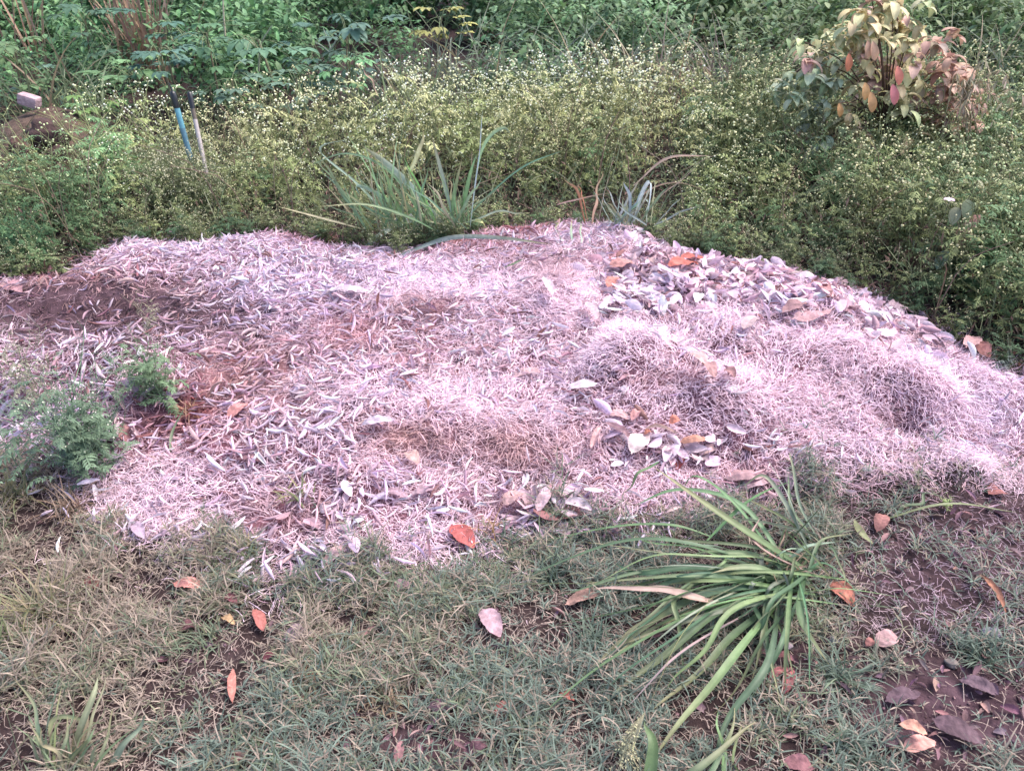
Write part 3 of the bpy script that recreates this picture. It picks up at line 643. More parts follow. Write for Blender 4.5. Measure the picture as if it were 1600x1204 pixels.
handle('white and brown tool handle with a black looped cap, right of the turquoise one', [(295.5, 143, 4.62), (316, 240, 4.5)], .0125, [(.15, lin(112, 96, 78), 'grip_sleeve'), (0, lin(196, 184, 178), 'pole')], lin(28, 22, 32), True)

# ------------------------------------------------------------------ rubble corner on the left
def clod(px, py, Y, r, col, label, seed, sq=(1, .8, .75), name='clod', cat='clod'):
    p = plane(px, py, Y); A = Acc(); ball(A, p, r, col, seed, 14, sq, .3)
    z = Hs(p[0], p[1])
    build(name, A, M_STONE, origin=p, label=label, category=cat)
# a small earthen bank carries them
A = Acc(); c = plane(62, 235, 5.25); gx, gy = np.meshgrid(np.linspace(-1, 1, 26), np.linspace(-1, 1, 26), indexing='xy'); rr = np.clip(1 - gx ** 2 - gy ** 2, 0, 1) ** 1.1
bx = c[0] + gx * .62; by = 5.45 + gy * .75; bz = H(bx.ravel(), by.ravel()).reshape(bx.shape) - .03 + rr * .36 + .05 * rr * (fbm(bx, by, .12, 3) - .3)
A.add(np.stack([bx, by, bz], -1), gridfaces(1, 26, 26), lin(104, 84, 72)); build('earth_bank', A, M_SOIL, kind='structure', label='small bank of dark earth among the left weeds', category='earth')
clod(72, 212, 5.05, .115, lin(92, 70, 66), 'large dark reddish-brown clod among the left weeds', 3, (1.1, .8, .75))
clod(34, 236, 4.9, .07, lin(104, 74, 66), 'rounded brown clod left of the large reddish one', 5, (1, .8, 1))
clod(92, 240, 4.9, .055, lin(112, 84, 80), 'small reddish clod in front of the large one', 8, (1.1, .8, .8))
# pale block: slightly chipped brick-like slab
def block():
    A = Acc(); c = plane(46, 157, 5.4); n = 8; L, W, Hh = .125, .08, .07
    def face(o, u, v, su, sv):
        a, b = np.meshgrid(np.linspace(-1, 1, n), np.linspace(-1, 1, n), indexing='ij'); V = np.array(o) + a[..., None] * np.array(u) * su + b[..., None] * np.array(v) * sv
        return V
    R_ = np.array([[.955, .05, .29], [-.05, .998, 0], [-.29, -.015, .957]]).T
    for o, u, v in [((1, 0, 0), (0, 1, 0), (0, 0, 1)), ((-1, 0, 0), (0, 0, 1), (0, 1, 0)), ((0, 1, 0), (0, 0, 1), (1, 0, 0)), ((0, -1, 0), (1, 0, 0), (0, 0, 1)), ((0, 0, 1), (1, 0, 0), (0, 1, 0)), ((0, 0, -1), (0, 1, 0), (1, 0, 0))]:
        V = face(o, u, v, 1, 1); q = np.abs(V) ** 10; V = V / (q.sum(-1, keepdims=True) ** .1) * 1.0
        V = V * [L / 2, W / 2, Hh / 2]; A.add(c + V @ R_, gridfaces(1, n, n), lin(206, 170, 176))
    build('pale_block', A, M_STONE, origin=c, label='pale pink brick-shaped block lying tilted among the left weeds', category='block')
block()

# ------------------------------------------------------------------ brown-leaved shrub at the top right
def shrub():
    g = np.random.default_rng(77); Yc = 4.95; b = plane(1345, 330, Yc); b = np.array([b[0] , Yc, 0]); b[2] = Hs(b[0], b[1])
    e = thing('broadleaf_shrub', b, 'broad-leaved shrub with drooping brown, olive and orange leaves at the top right', 'shrub')
    W = [(1345, 62), (1310, 70), (1380, 30), (1410, 20), (1350, 25), (1395, 62), (1430, 70), (1290, 95), (1270, 120), (1325, 105), (1360, 90), (1400, 100), (1440, 105), (1470, 85),
         (1495, 100), (1515, 115), (1262, 150), (1300, 140), (1345, 140), (1455, 140), (1485, 150), (1510, 165), (1420, 35), (1285, 170), (1320, 175), (1465, 185), (1330, 45), (1370, 5), (1440, 50), (1500, 140), (1405, 130), (1275, 95)]
    St, Fo = Acc(), Acc(); fork = b + [.02, 0, .34]
    tubes(St, spline([b, b + [.0, 0, .18], fork], 6)[None], np.linspace(.02, .014, 6)[None], lin(72, 52, 50), 7)
    gw = np.random.default_rng(3); W = W + [(1300, 190), (1330, 205), (1420, 175), (1450, 205), (1480, 200), (1385, 120), (1370, 150), (1440, 160), (1495, 175), (1270, 200), (1290, 225), (1350, 235), (1500, 215), (1520, 200), (1535, 150), (1245, 120)]; W = W + [(a + gw.normal(0, 22), b_ + gw.normal(6, 18)) for a, b_ in W for _ in (0, 1)]
    for i, (px, py) in enumerate(W):
        px -= 8; py -= 6
        p = plane(px, py, Yc + g.uniform(-.28, .3)); mid = (fork + p) / 2 + [0, 0, .05 + g.uniform(0, .08)]
        if i % 3 == 0: tubes(St, spline([fork, mid, p], 7)[None], np.linspace(.005, .0025, 7)[None], lin(92, 70, 60), 5)
        n = g.integers(6, 11); az = np.arange(n) * 6.28 / n + g.uniform(0, 1); L = g.uniform(.075, .125, n)
        fx_ = (px - 1250) / 280
        col = lin(168, 158, 112) if g.random() < .6 else (lin(166, 134, 118) if g.random() < .5 else lin(146, 152, 108))
        if px < 1300 and py > 90: col = lin(136, 148, 116)
        if px > 1450: col = lin(156, 122, 104)
        cc = jit(col * 1.25, n, .14, .05, g)
        base = np.repeat(p[None], n, 0) + g.normal(0, .02, (n, 3))
        blades(Fo, base, az + g.normal(0, .2, n), g.uniform(-.3, .5, n), g.uniform(.8, 1.9, n), L, L * g.uniform(.2, .27, n), cc, K=8, M=5, curl=.55, prof='ovate', rib=.18)
    build('branches', St, M_STEM, e); build('foliage', Fo, M_WEED, e)
    for px, py, ln, col, lab in [(1404, 118, 30, (214, 120, 100), 'hanging salmon leaf'), (1397, 148, 32, (212, 118, 122), 'hanging pink leaf'), (1351, 143, 28, (214, 158, 92), 'hanging yellow leaf'), (1362, 160, 32, (206, 150, 92), 'lower hanging yellow leaf'),
                                 (1312, 172, 22, (204, 144, 76), 'small orange leaf'), (1324, 98, 28, (196, 112, 74), 'orange-brown leaf'), (1366, 80, 30, (196, 150, 118), 'peach leaf'), (1355, 78, 28, (186, 140, 112), 'tan leaf')]:
        A = Acc(); Yv = Yc - .38; top = plane(px + g.uniform(-3, 3), py - ln / 2, Yv); bot = plane(px, py + ln / 2, Yv); w_ = np.linalg.norm(top - bot) * .25
        P = spline([top, (top + bot) / 2 + [0, -.01, 0], bot], 8)[None]; t = np.linspace(0, 1, 8)
        S = np.repeat(np.array([[[1., .15, 0]]]), 8, 1); Nn = np.repeat(np.array([[[0.1, -1., .2]]]), 8, 1)
        leafgrid(A, P, S, Nn, (w_ * np.sin(np.pi * np.clip(t, .02, .98)) ** .6)[None], np.array([.5]), np.array([lin(*col)]), 5, .12)
        tubes(A, spline([fork + (top - fork) * .6 + [0, 0, .06], top], 4)[None], np.full((1, 4), .002), lin(120, 90, 70), 4)
        build('leaf', A, M_WEED, e, label=lab)
shrub()

# ------------------------------------------------------------------ single weeds one can tell apart
def weed(px, py, h, label, seed, nfl=60, nleaf=18, green=(84, 122, 80), fl=(206, 206, 180), lobes=6, top=.35, lean=(0, 0), name='flowering_weed', lw=.05, rf=.008, group=None, stems=1, Y=None, cat='weed'):
    b = hit(px, py) if Y is None else np.array([plane(px, py, Y)[0], Y, 0.]);
    if Y is not None: b[2] = Hs(b[0], Y)
    e = thing(name, b, label, cat, group); g = np.random.default_rng(seed)
    accs = [Acc(), Acc(), Acc()]
    for s in range(stems):
        pr = weed_proto(seed * 7 + s, nfl // stems, nleaf // stems + 3, lin(*green), lin(*fl), lobes, top, 1., rf, lin(*green) * 1.15, lw)
        off = g.normal(0, .06, 3) * [1, .8, 0] if s else np.zeros(3)
        for a, p in zip(accs, pr):
            if p.n: place(a, p.arrays(), [b + off], [g.uniform(0, 6.28)], [h * (1 if s == 0 else g.uniform(.6, .95))], None, [(lean[0] + g.normal(0, .12), lean[1] + g.normal(0, .1))])
    for nm, a, m in zip(('stem', 'foliage', 'flowers'), accs, (M_STEM, M_WEED, M_FLOWER)):
        if a.n: build(nm, a, m, e)
weed(145, 735, .40, 'large feathery green weed with tiny white flowers at the left of the heap', 1, 120, 34, (100, 126, 96), stems=7, top=.5, lean=(-.12, 0))
weed(262, 640, .29, 'smaller bright green weed with white flowers right of the dark soil patch', 2, 70, 26, (104, 132, 92), stems=5, top=.42, lean=(-.22, 0))
weed(240, 520, .17, 'thin wispy weed standing behind the bright green one', 3, 26, 4, (132, 128, 100), stems=1, top=.2, lean=(.1, 0), lobes=3)
weed(60, 640, .3, 'sparse wispy weed with white flowers at the left border of the heap', 4, 50, 10, (132, 132, 108), stems=2, top=.35, lobes=3)
weed(45, 415, .34, 'leafy dark green weed at the left border behind the heap', 5, 20, 50, (72, 112, 70), stems=5, top=.3, lobes=5, lw=.06)
weed(130, 385, .27, 'leafy green weed left of the heap\'s back corner', 6, 14, 36, (76, 108, 66), stems=4, top=.32, lobes=5)
weed(1360, 300, .42, 'yellow-green leafy weed under the brown-leaved shrub', 7, 10, 46, (106, 138, 70), stems=4, top=.25, lobes=5, lw=.07, Y=4.55)
weed(1440, 320, .4, 'green leafy weed right below the brown-leaved shrub', 8, 20, 40, (104, 130, 84), stems=4, top=.3, lobes=5, lw=.06, Y=4.5)
weed(1225, 420, .2, 'low green weed spreading over the heap\'s back right edge', 9, 46, 24, (108, 122, 82), fl=(190, 190, 150), stems=4, top=.6)
weed(1290, 440, .17, 'low pale green weed right of the spreading one at the back edge', 10, 40, 20, (116, 126, 88), fl=(190, 190, 150), stems=3, top=.6)
weed(1560, 590, .12, 'small grey-green weed at the right border of the heap', 11, 24, 22, (104, 118, 108), stems=3, top=.5)
weed(1560, 430, .5, 'tall green weed at the right border behind the heap', 12, 50, 44, (84, 116, 72), stems=5, top=.3, Y=3.75, fl=(190, 200, 150))
weed(1475, 455, .28, 'low dark weed in front of the pink flower', 13, 36, 30, (92, 108, 66), stems=4, top=.4, fl=(186, 184, 140))
weed(1480, 800, .055, 'tiny yellow-green seedling on the soil at the right', 14, 0, 16, (136, 156, 88), stems=2, top=.6, lw=.09)

# drooping dried weed right of the shrub
def drooping():
    g = np.random.default_rng(8); e = thing('dried_weed', (2.9, 4.7, Hs(2.9, 4.7)), 'dried drooping straw-coloured weed right of the brown-leaved shrub', 'weed'); S, B = Acc(), Acc()
    for k in range(9):
        l = [(1500 + g.normal(0, 25), 330, 4.6), (1500 + g.normal(0, 18), 190, 4.6), (1525 + g.normal(0, 22), 120 + g.normal(0, 16), 4.6), (1560 + g.normal(0, 25), 190 + g.normal(0, 30), 4.5)]
        q = spline([plane(*p) for p in l], 14); tubes(S, q[None], np.linspace(.004, .0015, 14)[None], lin(168, 152, 116), 4); m = 26; i = g.integers(5, 14, m)
        blades(B, q[i], g.uniform(0, 6.28, m), g.uniform(-1.4, -.3, m), g.uniform(0, .6, m), g.uniform(.03, .07, m), g.uniform(.003, .007, m), jit(lin(166, 148, 118), m, .15, .05, g), K=4, M=3, curl=.6, prof='leaf')
    build('stems', S, M_STEM, e); build('foliage', B, M_STRAW, e)
drooping()
# seedling with round leaves, and the pink flower beside it
def seedling():
    g = np.random.default_rng(18); b = hit(1502, 455); e = thing('broadleaf_seedling', b, 'spindly seedling with rounded green and brown leaves at the right behind the heap', 'seedling'); S, B = Acc(), Acc()
    D = b[1]; top = plane(1500, 320, D); tubes(S, spline([b, (b + top) / 2 + [.02, 0, 0], top], 8)[None], np.linspace(.005, .003, 8)[None], lin(112, 110, 84), 5)
    for px, py, ln, c, dr in [(1512, 324, 30, (116, 128, 92), 1), (1495, 335, 28, (128, 132, 100), 2), (1530, 345, 24, (196, 138, 122), 2), (1497, 370, 28, (150, 116, 92), 2), (1517, 375, 26, (144, 138, 100), 2), (1510, 355, 20, (160, 130, 110), 1), (1480, 405, 32, (126, 146, 120), 1), (1512, 415, 34, (98, 122, 98), 2), (1495, 395, 26, (128, 140, 112), 1), (1528, 290, 20, (150, 150, 112), 1)]:
        p = plane(px, py - ln * .4, D - .03); L = ln / F * 3.7; az = g.uniform(3.6, 5.8)
        blades(B, p[None], np.array([az]), np.array([-.5]), np.array([.9]), np.array([L]), np.array([L * .3]), lin(*c)[None], K=7, M=5, curl=.4, prof='ovate', rib=.12)
        tubes(S, spline([spline([b, top], 10)[g.integers(4, 9)], p], 4)[None], np.full((1, 4), .0018), lin(120, 118, 88), 4)
    build('stem', S, M_STEM, e); build('foliage', B, M_WEED, e)
    p = plane(1483, 313, b[1] - .02); A = Acc(); n = 6
    e2 = thing('pink_flower', (p[0] + .01, p[1], Hs(p[0], p[1])), 'pale pink flower on a thin stalk at the right', 'flower'); S = Acc()
    tubes(S, spline([(p[0] + .01, p[1], Hs(p[0], p[1])), p], 6)[None], np.full((1, 6), .0018), lin(110, 120, 84), 4); build('stalk', S, M_STEM, e2)
    blades(A, np.repeat(p[None], n, 0), np.arange(n) * 6.28 / n, np.full(n, .5), np.full(n, .7), np.full(n, .026), np.full(n, .011), np.repeat(lin(232, 196, 218)[None], n, 0), K=5, M=3, curl=.4, prof='ovate'); build('petals', A, M_FLOWER, e2)
seedling()

# ------------------------------------------------------------------ grass clumps with broad blades
def clump(label, base_px, specs, w_scale=1., extra=None, seed=0, name='grass_clump', group=None, part='blades', face=False):
    b = hit(*base_px); e = thing(name, b, label, 'grass clump', group); A = Acc(); g = np.random.default_rng(seed)
    for s in specs:
        pts, wd, col = s[0], s[1] * {0: 1.2, 1: 1.3, 2: 1.6}[int(face)], s[2]; yb = b[1] - g.uniform(-.02, .12)
        P = [plane(px, py, yb - .16 - .08 * q) for q, (px, py, h) in enumerate(pts)] if face == 2 and min(p_[1] for p_ in pts) < base_px[1] - 30 and pts[-1][1] < base_px[1] - 12 else [hit(px + (g.normal(0, 14) if q == 0 and not face else 0), py + (g.normal(0, 9) if q == 0 and not face else 0), h) for q, (px, py, h) in enumerate(pts)]
        ribbon(A, P, wd * .5, jit(lin(*col) * (1.95 if face == 2 else 1), 1, .12, .05, g)[0], K=22, M=5, curl=.55 + g.uniform(-.1, .4), roll=(g.normal(0, .55) if not face else g.choice([-1, 1]) * g.uniform(.5, 1.35)) if len(s) < 4 else s[3], rib=.18, tipcol=lin(*TIP) if g.random() < .4 else None)  # back-edge clumps stand in shade: their blade colour is brightened to offset it
    if extra: extra(A, b, g)
    build(part, A, M_GREEN, e); return e
TIP = (170, 160, 110)
G1, G2, G3, G4, DR = (120, 156, 98), (98, 136, 96), (144, 166, 112), (150, 172, 142), (204, 166, 152)
front = [([(1245, 885, .03), (1150, 820, .16), (1020, 728, .26)], .022, G1), ([(1022, 728, .26), (995, 745, .24), (972, 782, .17)], .016, G1),
         ([(1240, 880, .03), (1160, 790, .13), (1060, 765, .12), (990, 790, .05)], .016, G1),
         ([(1262, 850, .02), (1200, 818, .12), (1110, 818, .13), (1040, 862, .05)], .016, G4), ([(1130, 845, .06), (1050, 820, .09), (960, 825, .07), (836, 848, .03)], .015, G1),
         ([(1240, 895, .03), (1160, 868, .10), (1040, 870, .12), (925, 905, .06)], .008, G3), ([(1235, 885, .03), (1150, 862, .10), (1080, 866, .10)], .014, G3),
         ([(1240, 905, .02), (1120, 912, .12), (1000, 950, .12), (840, 985, .03)], .016, G1), ([(1225, 915, .03), (1110, 925, .10), (1000, 985, .07), (880, 1075, .02)], .020, G2),
         ([(1235, 920, .03), (1160, 945, .14), (1100, 1010, .11), (1045, 1080, .04)], .014, G3), ([(1255, 925, .02), (1205, 985, .09), (1165, 1050, .05), (1110, 1120, .02)], .013, G2),
         ([(1258, 930, .02), (1225, 990, .08), (1205, 1040, .05), (1170, 1090, .02)], .012, G2), ([(1235, 900, .03), (1250, 960, .10), (1275, 1010, .06), (1298, 1040, .02)], .020, G2),
         ([(1150, 930, .05), (1060, 935, .11), (1062, 980, .09), (1068, 1050, .03)], .014, G3), ([(1210, 920, .03), (1110, 960, .09), (1020, 1040, .06), (940, 1110, .02)], .018, G2),
         ([(1265, 850, .02), (1240, 800, .12), (1228, 735, .18)], .012, G3), ([(1268, 850, .02), (1250, 790, .12), (1238, 725, .2), (1233, 706, .2)], .010, G4), ([(1262, 850, .02), (1235, 790, .14), (1202, 712, .19)], .009, G4),
         ([(1262, 845, .02), (1225, 810, .10), (1150, 770, .06)], .012, G1), ([(1110, 835, .06), (1160, 790, .12), (1240, 750, .17)], .011, G1),
         ([(1240, 892, .03), (1160, 890, .08), (1060, 905, .09), (985, 935, .05)], .018, G2), ([(1225, 930, .02), (1150, 990, .06), (1090, 1050, .05), (1010, 1120, .02)], .018, G2),
         ([(1220, 900, .03), (1090, 885, .09), (1000, 895, .08), (960, 880, .05)], .016, (78, 120, 84)), ([(1240, 905, .03), (1170, 885, .10), (1110, 895, .11)], .016, G3), ([(1250, 905, .03), (1290, 880, .06), (1345, 930, .03)], .010, G2),
         ([(1200, 900, .03), (1120, 935, .06), (1020, 985, .06), (900, 1060, .03)], .011, G2), ([(1225, 905, .03), (1130, 885, .09), (1020, 960, .08), (960, 1010, .04)], .012, G2),
         ([(1260, 930, .02), (1320, 920, .07), (1420, 935, .02)], .007, G3), ([(1250, 900, .03), (1280, 850, .07), (1330, 830, .04)], .009, G2),
         ([(1130, 952, .07), (1075, 930, .12), (1010, 918, .12), (930, 922, .09)], .020, DR, .2), ([(1245, 900, .03), (1180, 850, .12), (1185, 810, .14)], .010, DR)]
front += [([(1210, 880, .03), (1080, 850, .14), (960, 850, .12), (800, 905, .02)], .014, G2), ([(1215, 915, .03), (1080, 960, .10), (940, 1040, .07), (830, 1130, .02)], .014, G1), ([(1230, 925, .03), (1150, 1020, .10), (1080, 1110, .06), (1010, 1195, .02)], .017, G1),
          ([(1250, 925, .03), (1200, 1030, .10), (1140, 1120, .06), (1110, 1200, .02)], .015, G2), ([(1225, 870, .03), (1150, 790, .15), (1090, 745, .18), (1060, 770, .12)], .014, G1), ([(1255, 860, .02), (1230, 790, .14), (1195, 745, .2), (1160, 760, .16)], .012, G4), ([(1200, 930, .02), (1080, 1010, .12), (980, 1100, .06)], .012, DR)]
g9 = np.random.default_rng(99)
for k in range(64):      # the shorter inner blades of the clump
    tx, ty = g9.uniform(860, 1320), g9.uniform(820, 1110); bx_, by_ = 1215 + g9.normal(0, 45), 895 + g9.normal(0, 30)
    if ty > 980 and tx > 1290: continue
    hm = g9.uniform(.05, .13); front.append(([(bx_, by_, .02), ((bx_ + tx) / 2, (by_ + ty) / 2 - 12, hm), (tx, ty, g9.uniform(.01, .05))], g9.uniform(.005, .012), [G1, G2, G2, G4, (96, 122, 84)][k % 5]))
def base_mess(A, b, g):
    n = 90; c = np.where(g.random((n, 1)) < .6, lin(150, 122, 96), lin(112, 134, 84)) * (1 + .2 * g.standard_normal((n, 1)))
    blades(A, b + np.stack([g.normal(-.03, .05, n), g.normal(0, .035, n), g.uniform(0, .02, n)], -1), g.uniform(0, 6.28, n), g.uniform(.1, 1.2, n), g.uniform(.2, 2., n), g.uniform(.06, .22, n), g.uniform(.001, .004, n), c, K=7, M=3, curl=.7, wob=g.normal(0, .6, n), roll=g.normal(0, .6, n))
clump('big front clump of broad green grass blades sprawling left over the turf', (1245, 905), front, seed=1, extra=base_mess)
clump('lone grass plant with a seed head at the bottom edge right of the middle', (1020, 1215), [([(1022, 1260, .0), (1018, 1190, .06), (1012, 1118, .10)], .024, G1), ([(1040, 1250, 0), (1090, 1200, .06), (1180, 1130, .06)], .018, G2), ([(1040, 1270, 0), (1120, 1190, .05), (1150, 1100, .07)], .016, G2),
       ([(1130, 1230, 0), (1128, 1170, .05), (1120, 1110, .07)], .014, G1), ([(1135, 1230, 0), (1145, 1180, .04), (1160, 1130, .05)], .012, G1)], seed=2)
back1 = [([(640, 372, .02), (560, 290, .22), (500, 235, .26), (545, 218, .28)], .012, (120, 148, 128)), ([(700, 360, .02), (620, 270, .3), (560, 225, .34)], .026, (132, 152, 140)), ([(735, 355, .02), (748, 250, .3), (756, 165, .42)], .018, (140, 156, 154)),
         ([(735, 355, .02), (752, 240, .3), (785, 200, .36), (800, 212, .33)], .015, (128, 160, 118)), ([(680, 345, .02), (650, 285, .14), (630, 245, .2)], .016, (112, 158, 84)), ([(640, 270, .1), (655, 235, .24), (662, 200, .34)], .015, (160, 158, 118)),
         ([(710, 350, .02), (690, 270, .2), (674, 210, .3)], .014, (122, 146, 130)), ([(720, 350, .02), (730, 290, .18), (745, 240, .26)], .016, (104, 138, 96)), ([(705, 350, .02), (710, 300, .14), (722, 250, .24)], .014, (96, 134, 90)),
         ([(660, 360, .02), (600, 310, .16), (560, 290, .18), (562, 305, .15)], .014, (120, 146, 128)), ([(610, 345, .06), (630, 340, .14), (660, 340, .12), (615, 395, .01)], .018, (158, 168, 172)), ([(700, 370, .02), (650, 342, .10), (590, 370, .05), (555, 402, .01)], .024, (132, 156, 142)),
         ([(720, 350, .02), (790, 330, .1), (830, 342, .06)], .008, (140, 156, 140)), ([(735, 350, .01), (750, 345, .1), (765, 362, .02)], .013, (140, 164, 92)), ([(680, 360, .02), (640, 340, .12), (570, 320, .16), (500, 322, .12)], .010, (104, 136, 92)),
         ([(668, 352, .02), (610, 270, .2), (540, 240, .26), (480, 262, .2)], .012, (98, 134, 96)), ([(620, 400, .01), (700, 372, .06), (780, 372, .08), (860, 380, .03)], .016, (120, 140, 126)), ([(720, 350, .02), (770, 300, .12), (820, 260, .2), (880, 235, .2)], .012, (104, 146, 104))]
gb = np.random.default_rng(17)
for k in range(80):
    bx_ = gb.uniform(560, 745); tx = bx_ + gb.normal(-25, 45); ty = gb.uniform(205, 330); back1.append(([(bx_, 358, .0), ((bx_ + tx) / 2, (358 + ty) / 2, .12), (tx, ty, .12 + (358 - ty) * .0012)], gb.uniform(.005, .012), [(116, 152, 100), (104, 140, 104), (128, 156, 116), (150, 150, 112)][k % 4]))
clump('large clump of blue-green grass at the back edge of the heap, left of the middle', (690, 362), back1, seed=3, face=2)
back2 = [([(975, 350, .01), (960, 320, .1), (948, 292, .16)], .018, (128, 146, 152)), ([(990, 345, .01), (1000, 310, .12), (1015, 285, .16), (1012, 330, .06)], .016, (136, 154, 156)), ([(985, 345, .01), (985, 310, .12), (975, 285, .17)], .014, (140, 156, 160)),
         ([(1000, 350, .01), (1020, 320, .1), (1045, 290, .18)], .014, (108, 142, 104)), ([(1005, 360, .01), (1035, 350, .06), (1060, 362, .03)], .016, (112, 146, 118)), ([(1010, 365, .01), (1040, 365, .04), (1090, 368, .01)], .012, (122, 146, 130)), ([(995, 362, .01), (1030, 352, .08), (1050, 347, .08)], .014, (112, 150, 98)),
         ([(895, 385, .0), (892, 365, .05), (893, 340, .09)], .012, (112, 138, 116)), ([(908, 388, .0), (907, 365, .05), (905, 343, .09)], .013, (124, 146, 134)), ([(878, 385, .0), (872, 365, .05), (868, 348, .08)], .011, (104, 132, 100))]
gk = np.random.default_rng(19)
for k in range(26):
    bx_ = gk.uniform(955, 1025); tx = bx_ + gk.normal(8, 30); ty = gk.uniform(270, 325); back2.append(([(bx_, 352, .0), ((bx_ + tx) / 2, (352 + ty) / 2, .1), (tx, ty, .1)], gk.uniform(.006, .012), [(128, 150, 140), (116, 146, 116), (134, 150, 146), (150, 148, 120)][k % 4]))
clump('smaller clump of blue-grey grass blades at the back edge, right of the middle', (985, 358), back2, seed=4, face=2)
dry2 = [([(925, 350, .01), (932, 310, .16), (940, 262, .26)], .010, (198, 158, 130)), ([(935, 350, .01), (945, 300, .16), (955, 270, .24)], .009, (204, 168, 140)), ([(945, 300, .15), (960, 240, .3), (978, 180, .42)], .005, (170, 172, 128)), ([(990, 290, .16), (1040, 250, .24), (1110, 240, .22)], .010, (176, 140, 120)),
        ([(975, 340, .02), (1010, 300, .16), (1060, 285, .18), (1110, 300, .14)], .007, (150, 124, 104)), ([(915, 350, .02), (902, 300, .12), (880, 275, .14)], .010, (176, 112, 88)), ([(918, 345, .01), (910, 310, .08), (905, 290, .1)], .012, (164, 104, 78)), ([(870, 320, .06), (900, 312, .1), (960, 300, .1)], .006, (180, 136, 116)), ([(1000, 345, .02), (1040, 300, .18), (1090, 262, .22)], .006, (150, 128, 108))]
clump('thin tuft of dry tan grass stalks left of the blue-grey clump', (930, 352), dry2, seed=5, face=2)
left = [([(70, 1200, 0), (62, 1130, .1), (28, 1060, .14)], .010, (142, 160, 116)), ([(72, 1200, 0), (75, 1130, .12), (100, 1035, .16)], .008, (130, 150, 110)), ([(110, 1190, .0), (135, 1110, .1), (160, 1048, .14)], .013, (150, 168, 126)),
        ([(95, 1215, 0), (120, 1175, .06), (160, 1145, .08), (235, 1112, .06)], .013, (158, 168, 116)), ([(165, 1205, 0), (195, 1160, .05), (232, 1115, .08)], .014, (138, 160, 128)), ([(90, 1215, 0), (80, 1130, .08), (115, 1122, .08), (168, 1125, .05)], .009, (146, 162, 110)),
        ([(65, 1215, 0), (95, 1160, .05), (130, 1110, .06)], .007, (190, 164, 132)), ([(85, 1215, 0), (115, 1170, .04), (150, 1130, .05)], .007, (184, 154, 134)), ([(70, 1190, 0), (50, 1150, .03), (20, 1180, .01)], .009, (130, 150, 112))]
gl = np.random.default_rng(27)
for k in range(22):
    bx_ = gl.uniform(40, 150); tx = bx_ + gl.normal(15, 45); ty = gl.uniform(1040, 1140)
    left.append(([(bx_, 1205 + gl.uniform(0, 30), 0), ((bx_ + tx) / 2, (1205 + ty) / 2, .07), (tx, ty, .10)], gl.uniform(.004, .009), [(150, 164, 122), (172, 160, 128), (134, 154, 112)][k % 3]))
clump('loose clump of pale green grass blades in the bottom left corner', (80, 1205), left, seed=6, face=1)
def fan(A, b, g, n=60, L=(.1, .28), w_=(.0014, .0028), cols=((150, 142, 92), (166, 148, 108), (132, 138, 92)), p=(.4, 1.4)):
    c = np.array([lin(*cols[i % len(cols)]) for i in range(n)]) * (1 + .12 * g.standard_normal((n, 1)))
    blades(A, b + np.stack([g.normal(0, .02, n), g.normal(0, .02, n), np.zeros(n)], -1), g.uniform(0, 6.28, n), g.uniform(*p, n), g.uniform(.4, 1.6, n), g.uniform(*L, n), g.uniform(*w_, n), c, K=8, M=3, curl=.5, wob=g.normal(0, .3, n))
def tuft(px, py, label, n, L, cols, seed, w_=(.0014, .0028), p=(.4, 1.4)):
    b = hit(px, py); e = thing('grass_tuft', b, label, 'grass tuft', 'small grass tufts'); A = Acc(); fan(A, b, np.random.default_rng(seed), n, L, w_, cols, p); build('blades', A, M_GREEN, e)
YG = ((150, 142, 92), (166, 148, 108), (132, 138, 92)); BG = ((104, 128, 108), (116, 134, 112), (92, 116, 92)); ST = ((176, 144, 120), (164, 132, 104), (184, 154, 128))
tuft(68, 965, 'spreading straw-yellow grass tuft at the left border of the turf', 110, (.08, .22), YG, 1)
tuft(25, 780, 'olive grass tuft at the left border below the purple leaves', 80, (.06, .16), YG, 2)
tuft(20, 1000, 'yellow-green grass tuft at the left border below the straw-yellow one', 60, (.07, .16), ((130, 142, 88), (140, 144, 96)), 3)
tuft(110, 800, 'brownish wispy grass tuft under the large feathery weed', 70, (.06, .15), ST, 4)
tuft(790, 855, 'blue-green grass tuft against the heap\'s front edge', 80, (.05, .11), BG, 5)
tuft(765, 840, 'yellow dry grass tuft right of the red leaf', 22, (.06, .12), ((186, 148, 88), (190, 150, 100)), 6, (.0014, .0024), (1.1, 1.5))
tuft(860, 905, 'blue-green grass tuft left of the big front clump', 80, (.05, .10), BG, 7)
tuft(930, 1000, 'dense bluish grass tuft under the big clump\'s long blades', 80, (.05, .11), BG, 8)
tuft(700, 920, 'dark green grass tuft between heap and pink leaf', 70, (.04, .09), BG, 9)
tuft(1300, 830, 'grey feathery grass tuft behind the big front clump', 120, (.05, .13), ((142, 146, 124), (156, 150, 132)), 10, (.0008, .0015))
tuft(1530, 1030, 'blue-green grass tuft near the right border', 90, (.05, .11), BG, 11)
tuft(1310, 1060, 'blue-green grass tuft between the bare soil and the dark corner', 90, (.05, .11), BG, 12)
tuft(1380, 1040, 'pale straw tuft right of the bare soil', 60, (.04, .09), ((132, 122, 108), (118, 126, 104)), 13)
tuft(490, 1070, 'orange-brown dry grass tuft in the middle of the left turf', 34, (.03, .07), ((204, 150, 112), (180, 128, 92)), 14)
tuft(320, 1000, 'mixed green grass tuft beside the grey-pink leaf', 60, (.04, .09), ((116, 134, 104), (128, 136, 100)), 15)
tuft(1330, 1180, 'green grass tuft at the bottom edge by the dark corner', 80, (.04, .09), BG, 16)
tuft(470, 778, 'small yellow-green sprig growing from the heap\'s lower left', 20, (.04, .10), ((170, 166, 96), (140, 152, 90)), 17, (.002, .004), (.9, 1.5))
